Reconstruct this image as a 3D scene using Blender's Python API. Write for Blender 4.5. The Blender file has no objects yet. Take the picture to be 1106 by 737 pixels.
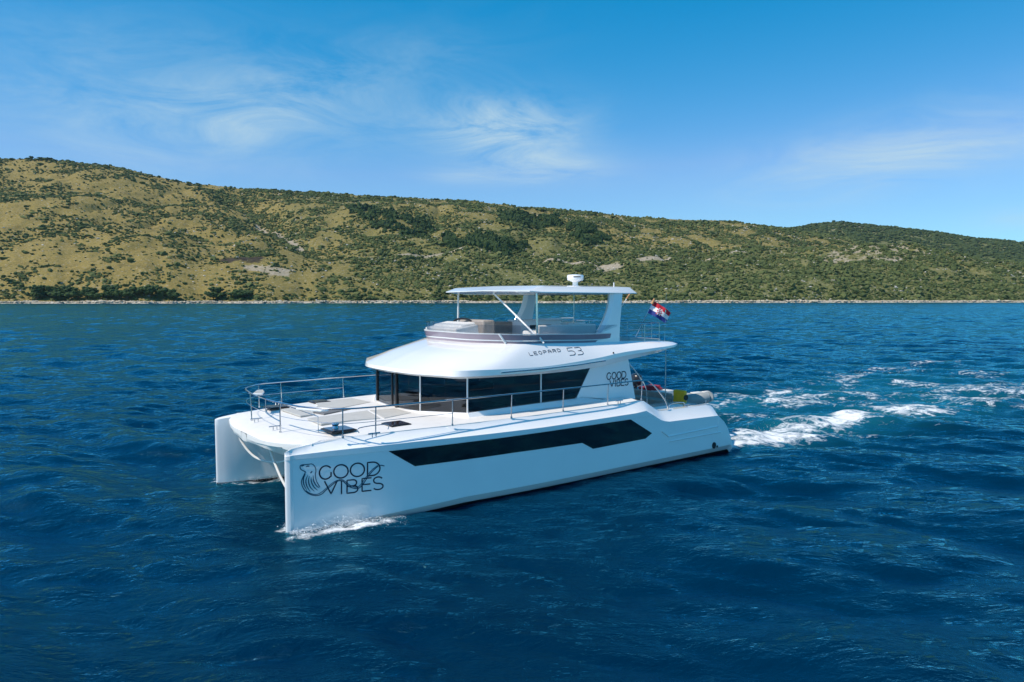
import bpy, math, random
import numpy as np
from mathutils import Vector, Matrix
random.seed(7)
R = math.radians
sc = bpy.context.scene
COL = sc.collection

# ---------------------------------------------------------------- camera
CAM_H = 5.551
cam_d = bpy.data.cameras.new('camera')
cam = bpy.data.objects.new('camera', cam_d); COL.objects.link(cam)
cam.location = (0, 0, CAM_H)
cam.rotation_euler = (R(90) - 0.05993, 0, 0)
cam_d.sensor_width = 36.0
cam_d.lens = 775.0 / 1106.0 * 36.0
cam_d.clip_start = 0.1
cam_d.clip_end = 30000
sc.camera = cam

# boat frame: X to the bow, Y to port, Z up from the waterline
BOAT = (5.712, 28.790)
YAW = 3.7959
def b2w(x, y):
    c, s = math.cos(YAW), math.sin(YAW)
    return BOAT[0] + x * c - y * s, BOAT[1] + x * s + y * c
def w2b(x, y):
    c, s = math.cos(YAW), math.sin(YAW)
    dx, dy = x - BOAT[0], y - BOAT[1]
    return dx * c + dy * s, -dx * s + dy * c

# ---------------------------------------------------------------- sun and sky
SUN_BOAT = Vector((0.78, -0.12, 1.0)).normalized()
sun_dir = Matrix.Rotation(YAW, 3, 'Z') @ SUN_BOAT
sl = bpy.data.lights.new('sun', 'SUN'); sl.energy = 4.2; sl.angle = R(0.53); sl.color = (1.0, 0.87, 0.74)
sun = bpy.data.objects.new('sun', sl); COL.objects.link(sun)
sun.rotation_euler = sun_dir.to_track_quat('Z', 'Y').to_euler()
sun.location = (0, 0, 60)

world = bpy.data.worlds.new('World'); sc.world = world; world.use_nodes = True
wt = world.node_tree; wt.nodes.clear()
def WN(t, **k):
    n = wt.nodes.new(t)
    for a, b in k.items(): setattr(n, a, b)
    return n
def wm(op, a, b=None, c=None):
    n = WN('ShaderNodeMath', operation=op)
    for i, v in enumerate((a, b, c)):
        if v is None: continue
        if isinstance(v, (int, float)): n.inputs[i].default_value = v
        else: wt.links.new(v, n.inputs[i])
    return n.outputs[0]
sky = WN('ShaderNodeTexSky', sky_type='NISHITA')
sky.sun_disc = False
sky.sun_elevation = math.asin(sun_dir.z)
sky.sun_rotation = math.atan2(sun_dir.x, sun_dir.y)
sky.altitude = 0; sky.air_density = 1.0; sky.dust_density = 0.25; sky.ozone_density = 3.0
hs = WN('ShaderNodeHueSaturation'); hs.inputs['Saturation'].default_value = 1.12; hs.inputs['Value'].default_value = 1.14
sp_ = WN('ShaderNodeSeparateColor'); wt.links.new(sky.outputs[0], sp_.inputs[0])
cb_ = WN('ShaderNodeCombineColor')
g_ = wm('MULTIPLY', wm('POWER', sp_.outputs[1], .85), 1.53)
wt.links.new(wm('MINIMUM', wm('MULTIPLY', wm('POWER', sp_.outputs[0], 2.0), .42), wm('MULTIPLY', g_, .54)), cb_.inputs[0])
wt.links.new(g_, cb_.inputs[1]); wt.links.new(wm('MULTIPLY', wm('POWER', sp_.outputs[2], .85), 1.88), cb_.inputs[2])
wt.links.new(cb_.outputs[0], hs.inputs['Color'])
# thin high cloud, laid out by compass bearing and height above the horizon
tc = WN('ShaderNodeTexCoord'); sep = WN('ShaderNodeSeparateXYZ'); wt.links.new(tc.outputs['Generated'], sep.inputs[0])
azm = wm('ARCTAN2', sep.outputs[0], sep.outputs[1]); elv = wm('ARCSINE', sep.outputs[2])
comb = WN('ShaderNodeCombineXYZ'); wt.links.new(azm, comb.inputs[0]); wt.links.new(elv, comb.inputs[1])
mp = WN('ShaderNodeMapping'); mp.inputs['Rotation'].default_value = (0, 0, R(-14)); mp.inputs['Scale'].default_value = (3.2, 11, 1)
wt.links.new(comb.outputs[0], mp.inputs[0])
nz = WN('ShaderNodeTexNoise'); nz.inputs['Scale'].default_value = 1.6; nz.inputs['Detail'].default_value = 13; nz.inputs['Roughness'].default_value = 0.70; nz.inputs['Distortion'].default_value = 0.9
wt.links.new(mp.outputs[0], nz.inputs['Vector'])
def bank(a0, e0, wa, we, amp, tilt=0.0):
    da = wm('SUBTRACT', azm, a0)
    de = wm('SUBTRACT', wm('SUBTRACT', elv, e0), wm('MULTIPLY', da, tilt))
    q = wm('ADD', wm('POWER', wm('DIVIDE', wm('ABSOLUTE', da), wa), 2), wm('POWER', wm('DIVIDE', wm('ABSOLUTE', de), we), 2))
    return wm('MULTIPLY', wm('EXPONENT', wm('MULTIPLY', q, -1)), amp)
banks = [bank(-0.02, 0.225, 0.10, 0.038, 1.9), bank(0.05, 0.175, 0.09, 0.02, 1.0), bank(-0.38, 0.215, 0.17, 0.05, .75, 0.1), bank(-0.28, 0.265, 0.22, 0.05, .5, .25),
         bank(0.50, 0.175, 0.17, 0.038, 1.3, .12), bank(-0.07, 0.165, 0.05, 0.01, .7), bank(0.62, .09, .05, .012, .6), bank(-.55, .26, .2, .06, .35, .2)]
tot = banks[0]
for b in banks[1:]: tot = wm('ADD', tot, b)
cl = wm('MULTIPLY', tot, wm('MAXIMUM', wm('MULTIPLY', wm('SUBTRACT', nz.outputs[0], 0.34), 2.1), 0.0))
cl = wm('MULTIPLY', wm('MINIMUM', wm('MULTIPLY', cl, 1.35), 1.0), .72)
mixc = WN('ShaderNodeMixRGB'); wt.links.new(cl, mixc.inputs[0]); wt.links.new(hs.outputs[0], mixc.inputs[1]); mixc.inputs[2].default_value = (6.0, 7.9, 8.9, 1)
bg = WN('ShaderNodeBackground'); bg.inputs['Strength'].default_value = 0.085
wt.links.new(mixc.outputs[0], bg.inputs[0])
wo = WN('ShaderNodeOutputWorld'); wt.links.new(bg.outputs[0], wo.inputs[0])

sc.render.engine = 'CYCLES'
vs = sc.view_settings
vs.view_transform = 'Standard'; vs.look = 'None'; vs.gamma = 1.0; vs.exposure = 0.11; vs.use_curve_mapping = False
sc.cycles.max_bounces = 8; sc.cycles.transparent_max_bounces = 16
sc.cycles.use_denoising = True

# ---------------------------------------------------------------- helpers
def tag(o, label=None, cat=None, group=None, kind=None):
    if label: o['label'] = label
    if cat: o['category'] = cat
    if group: o['group'] = group
    if kind: o['kind'] = kind
    return o
def empty(name, loc=(0, 0, 0), rz=0.0):
    o = bpy.data.objects.new(name, None); COL.objects.link(o)
    o.location = loc; o.rotation_euler = (0, 0, rz); o.empty_display_size = 0.3
    return o
def np_mesh(name, v, f, mat, parent=None, smooth=True, attrs=None):
    """v (n,3) float, f (m,k) int, all faces with k corners"""
    v = np.asarray(v, dtype=np.float32); f = np.asarray(f, dtype=np.int32)
    me = bpy.data.meshes.new(name)
    k = f.shape[1]
    me.vertices.add(len(v)); me.vertices.foreach_set('co', v.ravel())
    me.loops.add(f.size); me.loops.foreach_set('vertex_index', f.ravel())
    me.polygons.add(len(f)); me.polygons.foreach_set('loop_start', np.arange(0, f.size, k, dtype=np.int32))
    me.polygons.foreach_set('use_smooth', np.full(len(f), smooth, dtype=bool))
    me.update(calc_edges=True)
    if attrs:
        for n, a in attrs.items():
            at = me.attributes.new(n, 'FLOAT', 'POINT'); at.data.foreach_set('value', np.asarray(a, dtype=np.float32))
    me.materials.append(mat)
    o = bpy.data.objects.new(name, me); COL.objects.link(o)
    if parent: o.parent = parent
    return o
class MB:
    def __init__(s): s.v = []; s.f = []
    def add(s, v, f):
        n = len(s.v); s.v += [tuple(float(c) for c in p) for p in v]; s.f += [tuple(i + n for i in q) for q in f]; return s
    def box(s, c, d, rz=0.0, ry=0.0):
        m = Matrix.Rotation(rz, 3, 'Z') @ Matrix.Rotation(ry, 3, 'Y'); c = Vector(c)
        v = [c + m @ Vector((x * d[0] / 2, y * d[1] / 2, z * d[2] / 2)) for x in (-1, 1) for y in (-1, 1) for z in (-1, 1)]
        return s.add(v, [(0, 1, 3, 2), (4, 6, 7, 5), (0, 4, 5, 1), (2, 3, 7, 6), (0, 2, 6, 4), (1, 5, 7, 3)])
    def tube(s, pts, r, n=8, cap=True):
        pts = [Vector(p) for p in pts]
        rr = r if isinstance(r, (list, tuple)) else [r] * len(pts)
        rings = []; up = None
        for i, p in enumerate(pts):
            t = (pts[min(i + 1, len(pts) - 1)] - pts[max(i - 1, 0)]).normalized()
            a = Vector((0, 0, 1)) if up is None else up
            if abs(t.dot(a)) > .97: a = Vector((1, 0, 0)) if abs(t.x) < .9 else Vector((0, 1, 0))
            u = (a - t * a.dot(t)).normalized(); w = t.cross(u); up = u
            rings.append([p + (u * math.cos(q) + w * math.sin(q)) * rr[i] for q in [2 * math.pi * k / n for k in range(n)]])
        return s.loft(rings, cap0=cap, cap1=cap)
    def loft(s, rings, cap0=True, cap1=True, closed=True):
        n = len(rings[0]); v = [p for r_ in rings for p in r_]; f = []
        for i in range(len(rings) - 1):
            for k in range(n if closed else n - 1):
                a = i * n + k; b = i * n + (k + 1) % n
                f.append((a, b, b + n, a + n))
        if cap0: f.append(tuple(range(n))[::-1])
        if cap1: f.append(tuple((len(rings) - 1) * n + k for k in range(n)))
        return s.add(v, f)
    def prism(s, poly, z0, z1):
        n = len(poly)
        v = [(x, y, z0) for x, y in poly] + [(x, y, z1) for x, y in poly]
        return s.add(v, [tuple(range(n))[::-1], tuple(range(n, 2 * n))] + [(i, (i + 1) % n, (i + 1) % n + n, i + n) for i in range(n)])
    def build(s, name, mat, parent=None, angle=40, bevel=0.0, seg=2, sub=0):
        import bmesh
        me = bpy.data.meshes.new(name); me.from_pydata(s.v, [], s.f)
        bm = bmesh.new(); bm.from_mesh(me); bmesh.ops.recalc_face_normals(bm, faces=bm.faces); bm.to_mesh(me); bm.free()
        me.materials.append(mat)
        me.polygons.foreach_set('use_smooth', [True] * len(me.polygons))
        me.set_sharp_from_angle(angle=R(angle))
        o = bpy.data.objects.new(name, me); COL.objects.link(o)
        if parent: o.parent = parent
        if sub:
            m = o.modifiers.new('sub', 'SUBSURF'); m.levels = m.render_levels = sub
        if bevel:
            m = o.modifiers.new('bevel', 'BEVEL'); m.width = bevel; m.segments = seg; m.limit_method = 'ANGLE'; m.angle_limit = R(30)
        return o
def smooth_path(pts, n=6):
    pts = [Vector(p) for p in pts]; out = []
    for i in range(len(pts) - 1):
        p0 = pts[max(i - 1, 0)]; p1 = pts[i]; p2 = pts[i + 1]; p3 = pts[min(i + 2, len(pts) - 1)]
        for k in range(n):
            t = k / n
            out.append(.5 * ((2 * p1) + (p2 - p0) * t + (2 * p0 - 5 * p1 + 4 * p2 - p3) * t * t + (3 * p1 - p0 - 3 * p2 + p3) * t ** 3))
    out.append(pts[-1]); return out
def lerp(tab, x):
    return float(np.interp(x, [a for a, b in tab], [b for a, b in tab]))

# ---------------------------------------------------------------- materials
def mat(name, col=(.5, .5, .5), rough=.5, metal=0.0, spec=.5, coat=0.0, noise=None, bump=None, alpha=None):
    m = bpy.data.materials.new(name); m.use_nodes = True; nt = m.node_tree
    b = nt.nodes['Principled BSDF']
    b.inputs['Base Color'].default_value = (*col, 1); b.inputs['Roughness'].default_value = rough; b.inputs['Metallic'].default_value = metal
    b.inputs['Specular IOR Level'].default_value = spec; b.inputs['Coat Weight'].default_value = coat; b.inputs['Coat Roughness'].default_value = 0.05
    t = nt.nodes.new('ShaderNodeTexCoord')
    if noise:                                   # (scale, amount): slow, faint unevenness of the surface
        n = nt.nodes.new('ShaderNodeTexNoise'); n.inputs['Scale'].default_value = noise[0]; n.inputs['Detail'].default_value = 6
        nt.links.new(t.outputs['Object'], n.inputs['Vector'])
        r = nt.nodes.new('ShaderNodeValToRGB'); a = noise[1]
        r.color_ramp.elements[0].position = .3; r.color_ramp.elements[1].position = .7
        r.color_ramp.elements[0].color = (*[c * (1 - a) for c in col], 1); r.color_ramp.elements[1].color = (*[min(1, c * (1 + a)) for c in col], 1)
        nt.links.new(n.outputs[0], r.inputs[0]); nt.links.new(r.outputs[0], b.inputs['Base Color'])
    if bump:
        n = nt.nodes.new('ShaderNodeTexNoise'); n.inputs['Scale'].default_value = bump[0]; n.inputs['Detail'].default_value = 4
        nt.links.new(t.outputs['Object'], n.inputs['Vector'])
        bp = nt.nodes.new('ShaderNodeBump'); bp.inputs['Strength'].default_value = bump[1]; bp.inputs['Distance'].default_value = bump[2]
        nt.links.new(n.outputs[0], bp.inputs['Height']); nt.links.new(bp.outputs[0], b.inputs['Normal'])
    return m
M = {}
M['gel'] = mat('white_gelcoat', (.90, .90, .89), .14, coat=.6, noise=(1.2, .02))
M['gel_matt'] = mat('white_deck_gelcoat', (.80, .79, .76), .45, noise=(3, .04), bump=(180, .15, .002))
M['nonskid'] = mat('grey_nonskid', (.50, .50, .47), .7, noise=(6, .06), bump=(220, .4, .003))
M['slot_shade'] = mat('recess_shade_grey', (.16, .16, .16), .6, noise=(5, .1))  # dark tone standing for the shade in the foredeck recess
M['black_glass'] = mat('black_hull_glass', (.006, .007, .009), .04, spec=.5, coat=.2)
M['black'] = mat('black_trim', (.012, .012, .014), .35, noise=(8, .2))
M['antifoul'] = mat('dark_antifouling', (.012, .013, .016), .55, noise=(4, .3))
M['steel'] = mat('stainless_steel', (.62, .63, .64), .18, metal=1.0, noise=(20, .04))
M['alu_white'] = mat('white_painted_post', (.78, .78, .77), .3, noise=(6, .03))
M['mauve'] = mat('mauve_tinted_acrylic', (.30, .24, .285), .08, coat=.5, noise=(1.5, .12))
M['navy'] = mat('navy_lettering', (.006, .012, .035), .35, noise=(5, .1))
M['teal'] = mat('teal_lettering', (.008, .07, .12), .35, noise=(5, .1))
M['cush'] = mat('white_vinyl_cushion', (.72, .70, .66), .5, noise=(5, .05), bump=(14, .3, .01))
M['taupe'] = mat('taupe_cushion', (.34, .31, .28), .7, noise=(8, .08), bump=(60, .3, .004))
M['hatch'] = mat('smoked_hatch', (.035, .022, .022), .08, coat=.4, noise=(3, .2))
M['wood'] = mat('saloon_wood', (.16, .10, .06), .4, noise=(7, .2))
M['floor'] = mat('saloon_floor', (.30, .25, .20), .5, noise=(6, .1))
M['rope'] = mat('white_rope', (.72, .71, .68), .8, noise=(40, .1), bump=(90, .6, .004))
M['tube_grey'] = mat('grey_dinghy_tube', (.30, .33, .33), .5, noise=(4, .08))
M['red'] = mat('red_plastic', (.42, .015, .02), .45, noise=(6, .15))
M['yellow'] = mat('yellow_bag', (.85, .43, .015), .5, noise=(7, .1))
M['engine'] = mat('dark_engine_cowl', (.02, .025, .035), .25, coat=.3, noise=(5, .1))
M['orange_wood'] = mat('varnished_pole', (.55, .28, .12), .4, noise=(10, .15))
M['underside'] = mat('roof_underside', (.55, .55, .53), .5, noise=(3, .04))

def glass_mat(name, tint, refl=.08):
    m = bpy.data.materials.new(name); m.use_nodes = True; nt = m.node_tree; nt.nodes.clear()
    out = nt.nodes.new('ShaderNodeOutputMaterial'); tr = nt.nodes.new('ShaderNodeBsdfTransparent'); gl = nt.nodes.new('ShaderNodeBsdfGlossy')
    tr.inputs[0].default_value = (*tint, 1); gl.inputs['Roughness'].default_value = .02; gl.inputs[0].default_value = (.9, .95, 1, 1)
    lw = nt.nodes.new('ShaderNodeLayerWeight'); lw.inputs[0].default_value = .5
    fr = nt.nodes.new('ShaderNodeMath'); fr.operation = 'POWER'; fr.inputs[1].default_value = 4.0; nt.links.new(lw.outputs['Facing'], fr.inputs[0])
    ad = nt.nodes.new('ShaderNodeMath'); ad.operation = 'ADD'; ad.inputs[1].default_value = refl; ad.use_clamp = True
    t = nt.nodes.new('ShaderNodeTexCoord'); n = nt.nodes.new('ShaderNodeTexNoise'); n.inputs['Scale'].default_value = .8
    bp = nt.nodes.new('ShaderNodeBump'); bp.inputs['Strength'].default_value = .12; bp.inputs['Distance'].default_value = .02
    nt.links.new(t.outputs['Object'], n.inputs['Vector']); nt.links.new(n.outputs[0], bp.inputs['Height']); nt.links.new(bp.outputs[0], gl.inputs['Normal'])
    mx = nt.nodes.new('ShaderNodeMixShader')
    nt.links.new(fr.outputs[0], ad.inputs[0]); nt.links.new(ad.outputs[0], mx.inputs[0]); nt.links.new(tr.outputs[0], mx.inputs[1]); nt.links.new(gl.outputs[0], mx.inputs[2])
    nt.links.new(mx.outputs[0], out.inputs[0]); return m
M['cabin_glass'] = glass_mat('tinted_cabin_glass', (.42, .44, .47), .05)
M['clear_glass'] = glass_mat('smoked_windscreen', (.86, .88, .90), .03)

# ---------------------------------------------------------------- value noise
def _hash(i, j, s):
    n = (i * 374761393 + j * 668265263 + s * 1274126177) & 0x7fffffff
    n = ((n ^ (n >> 13)) * 1274126177) & 0x7fffffff
    return ((n ^ (n >> 16)) & 0xffff) / 65535.0
def vnoise(x, y, s=0):
    x = np.asarray(x, float); y = np.asarray(y, float)
    i = np.floor(x).astype(np.int64); j = np.floor(y).astype(np.int64); fx = x - i; fy = y - j
    fx = fx * fx * (3 - 2 * fx); fy = fy * fy * (3 - 2 * fy)
    a = _hash(i, j, s); b = _hash(i + 1, j, s); c = _hash(i, j + 1, s); d = _hash(i + 1, j + 1, s)
    return (a * (1 - fx) + b * fx) * (1 - fy) + (c * (1 - fx) + d * fx) * fy
def fbm(x, y, o=4, s=0):
    r = 0; a = .5; t = 0
    for k in range(o):
        r = r + a * vnoise(x * 2 ** k + 17.3 * k, y * 2 ** k + 9.1 * k, s + k); t += a; a *= .5
    return r / t
def sstep(a, b, x):
    t = np.clip((x - a) / (b - a), 0, 1); return t * t * (3 - 2 * t)

# ================================================================ SETTING: terrain
#TERRAIN-BEGIN
RIDGE1 = [(-1.6, .12), (-1.2, .165), (-.9, .185), (-.704, .1906), (-.628, .1894), (-.577, .1831), (-.533, .1768), (-.45, .1579), (-.387, .1516), (-.285, .1466), (-.195, .1402),
          (-.093, .1364), (-.049, .1339), (.009, .1263), (.06, .1238), (.111, .12), (.175, .1111), (.239, .1073), (.316, .1022), (.38, .0945), (.45, .084), (.55, .064), (.71, .04), (1.2, .02), (1.6, .01)]
RIDGE2 = [(-1.6, .004), (-.3, .006), (0.0, .014), (.09, .030), (.19, .048), (.29, .0645), (.357, .072), (.41, .076), (.486, .0735), (.577, .0645), (.654, .049), (.71, .042), (.9, .03), (1.6, .02)]
RIDGE3 = [(-1.6, .0), (.0, .02), (.12, .07), (.24, .088), (.29, .092), (.345, .096), (.38, .0965), (.42, .1015), (.4506, .1045), (.495, .101), (.573, .0921), (.637, .0832), (.709, .0755), (.95, .055), (1.6, .02)]
def _it(tab, t): return np.interp(t, [a for a, b in tab], [b for a, b in tab])
def shore_y(t):
    return 690 + 95 * sstep(-.7, .1, t) + 75 * sstep(.1, .7, t) + 9 * (vnoise(t * 55, t * 0, 5) - .5) + 16 * (vnoise(t * 14, t * 0 + 3, 6) - .5)
def _layer(tab, t, y, S, RR, pw, fall):
    zr = _it(tab, t) * RR + CAM_H
    s = (y - S) / (RR - S)
    p = np.where(s < 1, np.clip(s, 0, 1) ** pw, 1 - fall * np.clip(s - 1, 0, 9) ** 1.3)
    return np.clip(zr * p, 0, None)
def terrain(x, y):
    t = x / y; S = shore_y(t)
    n1 = fbm(x / 210., y / 210., 5, 11) - .5
    n2 = fbm(x / 45., y / 45., 4, 31) - .5
    l1 = _layer(RIDGE1, t, y, S, 1450 + 60 * t, .92, .5)
    l2 = _layer(RIDGE2, t, y, S, 1080 + 0 * t, .80, .45)
    l3 = _layer(RIDGE3, t, y, S + 500, 2200 + 0 * t, .9, .4)
    h = (l1 ** 9 + l2 ** 9 + l3 ** 9 + 1e-9) ** (1 / 9.)
    d = y - S
    damp = sstep(10, 260, d) * (1 - .8 * sstep(1250, 1420, y))
    # a dry gully that cuts the left slope
    gx = np.interp(y, [942, 988, 1041, 1132, 1254, 1336], [-251, -289, -324, -388, -454, -517])
    gully = np.exp(-((x - gx) / 34.) ** 2) * sstep(880, 1000, y) * (1 - sstep(1330, 1430, y))
    rav = 1 - np.abs(fbm(x / 95., y / 240., 3, 131) - .5) * 4
    h = h + damp * (n1 * 40 + n2 * 9 - 11 * np.clip(rav, 0, 1) ** 2) - 15 * gully + 1.0 * (fbm(x / 7., y / 7., 3, 51) - .5) * sstep(0, 20, d)
    shore = -2.5 + 4.2 * sstep(-6, 4, d) + .9 * (vnoise(x / 2.5, y / 2.5, 77) - .5)
    h = np.where(d < 0, shore, np.maximum(h * sstep(-5, 40, d), 0) + 1.7 + .9 * (vnoise(x / 2.5, y / 2.5, 77) - .5))
    return h
#TERRAIN-END

POLY = {
 'scree': [(-318, 831), (-308, 842), (-271, 832), (-253, 837), (-251, 812), (-271, 802), (-296, 813)],
 'burnt': [(-353, 855), (-334, 874), (-302, 878), (-298, 850), (-332, 840)],
 'forestA': [(-293, 1239), (-238, 1215), (-182, 1160), (-122, 1149), (-104, 1082), (-123, 1034), (-165, 1050), (-219, 1119), (-269, 1180)],
 'forestB': [(-72, 1059), (-18, 1059), (23, 1053), (19, 993), (-16, 975), (-68, 998)],
 'forestC': [(87, 1198), (148, 1194), (144, 1102), (112, 1064), (83, 1094)],
 'forestD': [(-21, 1252), (74, 1238), (79, 1184), (25, 1146), (-19, 1167)],
 'forestE': [(-99, 1064), (-64, 1044), (-61, 993), (-94, 1010)],
 'quarry': [(106, 950), (141, 956), (149, 936), (132, 920), (113, 922)],
 'rocks': [(504, 1100), (569, 1090), (595, 1036), (534, 1003), (430, 1010)],
 'bare': [(944, 2170), (1032, 2190), (1037, 2092), (909, 2046)],
}
LINE = {
 'gullyrock': ([(-412, 1170), (-353, 1089), (-293, 1004)], 5),
 'track1': ([(-148, 938), (-103, 969), (-67, 980)], 3.0),
 'track2': ([(45, 948), (107, 954), (136, 948)], 5),
 'track3': ([(171, 970), (228, 1004), (301, 1056), (357, 1048)], 6),
}
def in_poly(x, y, poly):
    inside = np.zeros(np.shape(x), bool); n = len(poly)
    for i in range(n):
        x1, y1 = poly[i]; x2, y2 = poly[(i + 1) % n]
        c = ((y1 > y) != (y2 > y)) & (x < (x2 - x1) * (y - y1) / (y2 - y1 + 1e-9) + x1)
        inside ^= c
    return inside
def near_line(x, y, pts):
    d = np.full(np.shape(x), 1e9)
    for (x1, y1), (x2, y2) in zip(pts[:-1], pts[1:]):
        L2 = (x2 - x1) ** 2 + (y2 - y1) ** 2
        t = np.clip(((x - x1) * (x2 - x1) + (y - y1) * (y2 - y1)) / L2, 0, 1)
        d = np.minimum(d, np.hypot(x - x1 - t * (x2 - x1), y - y1 - t * (y2 - y1)))
    return d
def wob(x, y, a=14.):
    return x + a * (fbm(x / 30., y / 30., 3, 3) - .5) * 2, y + a * (fbm(x / 30., y / 30., 3, 8) - .5) * 2
def features(x, y):
    """bare: pale ground; dark: scorched ground; lush: 0 dry grass .. 1 green"""
    wx, wy = wob(x, y)
    bare = np.zeros(x.shape); 
    for k in ('scree', 'quarry'): bare = np.maximum(bare, in_poly(wx * .6 + x * .4 + 9 * (vnoise(x / 5., y / 5., 41) - .5), wy * .6 + y * .4 + 9 * (vnoise(x / 5., y / 5., 42) - .5), POLY[k]) * (.55 + .45 * vnoise(x / 6., y / 6., 43)))
    for k, (pts, w) in LINE.items(): bare = np.maximum(bare, (1 - sstep(w * .6, w * 1.3, near_line(x, y, pts))) * .95)
    rk = np.maximum(in_poly(wx, wy, POLY['rocks']), in_poly(wx, wy, POLY['bare'])) * 1.0
    bare = np.maximum(bare, .75 * rk * sstep(.50, .60, fbm(x / 6., y / 6., 3, 60)))
    dark = in_poly(wx * .6 + x * .4 + 9 * (vnoise(x / 5., y / 5., 41) - .5), wy * .6 + y * .4, POLY['burnt']) * (.6 + .4 * vnoise(x / 5., y / 5., 44))
    t = x / y
    lush = sstep(-.55, .05, t + .45 * (fbm(x / 120., y / 120., 4, 91) - .5)) * .75 + .25 * sstep(1100, 800, y) * sstep(-.6, .2, t)
    lush = lush * (1 - .55 * sstep(1075, 1180, y + 60 * (fbm(x / 80., y / 80., 3, 95) - .5)) * sstep(-.25, -.05, t) * (1 - sstep(.42, .55, t)))
    lush = np.maximum(lush, sstep(1500, 1800, y))
    return bare, dark, lush

nt_, ns_ = 760, 430
tt = np.linspace(-1.25, 1.25, nt_)
ss = np.concatenate([np.linspace(-12, 40, 40, endpoint=False), 40 + (np.linspace(0, 1, ns_ - 40) ** 1.25) * 2300])
T, Sg = np.meshgrid(tt, ss)
Yg = shore_y(T) + Sg; Xg = T * Yg
Hg = terrain(Xg, Yg)
bare, dark, lush = features(Xg, Yg)
ii = np.arange(nt_ * ns_).reshape(ns_, nt_)
ff = np.stack([ii[:-1, :-1], ii[:-1, 1:], ii[1:, 1:], ii[1:, :-1]], -1).reshape(-1, 4)
def hill_material():
    m = bpy.data.materials.new('hillside_ground'); m.use_nodes = True; nt = m.node_tree; L = nt.links.new
    b = nt.nodes['Principled BSDF']; b.inputs['Roughness'].default_value = .95; b.inputs['Specular IOR Level'].default_value = .1
    def N(t, **k):
        n = nt.nodes.new(t)
        for a, c in k.items(): setattr(n, a, c)
        return n
    tc = N('ShaderNodeTexCoord')
    def noise(sc_, det=5, rough=.6):
        n = N('ShaderNodeTexNoise'); n.inputs['Scale'].default_value = sc_; n.inputs['Detail'].default_value = det; n.inputs['Roughness'].default_value = rough
        L(tc.outputs['Object'], n.inputs['Vector']); return n.outputs[0]
    def ramp(fac, stops):
        r = N('ShaderNodeValToRGB'); e = r.color_ramp.elements
        while len(e) > 1: e.remove(e[0])
        e[0].position = stops[0][0]; e[0].color = (*stops[0][1], 1)
        for p, c in stops[1:]:
            q = e.new(p); q.color = (*c, 1)
        L(fac, r.inputs[0]); return r.outputs[0]
    def mix(f, a, c):
        x = N('ShaderNodeMixRGB')
        for i, v in ((0, f), (1, a), (2, c)):
            if isinstance(v, tuple): x.inputs[i].default_value = (*v, 1)
            elif isinstance(v, float): x.inputs[i].default_value = v
            else: L(v, x.inputs[i])
        return x.outputs[0]
    def attr(n):
        a = N('ShaderNodeAttribute', attribute_name=n); return a.outputs['Fac']
    dry = ramp(noise(.045, 8, .7), [(.3, (.17, .135, .040)), (.5, (.345, .262, .080)), (.72, (.235, .195, .058))])
    grn = ramp(noise(.06, 8, .7), [(.3, (.08, .105, .030)), (.5, (.165, .175, .058)), (.7, (.28, .265, .125))])
    c = mix(attr('lush'), dry, grn)
    spk = ramp(noise(.33, 6, .75), [(.57, (0, 0, 0)), (.64, (1, 1, 1))])
    c = mix(spk, c, (.46, .43, .35))
    fine = ramp(noise(.9, 3, .7), [(.35, (.55, .55, .55)), (.6, (1, 1, 1))])
    mm = N('ShaderNodeMixRGB', blend_type='MULTIPLY'); mm.inputs[0].default_value = .7; L(c, mm.inputs[1]); L(fine, mm.inputs[2]); c = mm.outputs[0]
    tuft = ramp(noise(.42, 7, .8), [(.50, (0, 0, 0)), (.60, (1, 1, 1))])
    tm = N('ShaderNodeMixRGB', blend_type='MULTIPLY'); tm.inputs[0].default_value = 1; L(tuft, tm.inputs[1]); tm.inputs[2].default_value = (.6, .6, .6, 1)
    c = mix(tm.outputs[0], c, (.075, .095, .028))
    c = mix(attr('bare'), c, ramp(noise(.5, 5, .7), [(.35, (.26, .22, .16)), (.65, (.52, .46, .36))]))
    c = mix(attr('dark'), c, (.028, .022, .024))
    c = mix(attr('rock'), c, ramp(noise(.6, 5, .7), [(.35, (.20, .17, .12)), (.55, (.52, .47, .38)), (.7, (.66, .62, .54))]))
    L(c, b.inputs['Base Color'])
    bp = N('ShaderNodeBump'); bp.inputs['Strength'].default_value = .9; bp.inputs['Distance'].default_value = 1.2
    L(noise(.5, 6, .7), bp.inputs['Height']); L(bp.outputs[0], b.inputs['Normal'])
    return m
hm = hill_material()
rock = (1 - sstep(2, 6, Sg + 5 * (vnoise(Xg / 9., Yg / 9., 4) - .5))) * 1.0
hills = np_mesh('hills', np.stack([Xg, Yg, Hg], -1).reshape(-1, 3), ff, hm, attrs=dict(bare=bare.ravel(), dark=dark.ravel(), lush=lush.ravel(), rock=rock.ravel()))
tag(hills, kind='structure')

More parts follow.
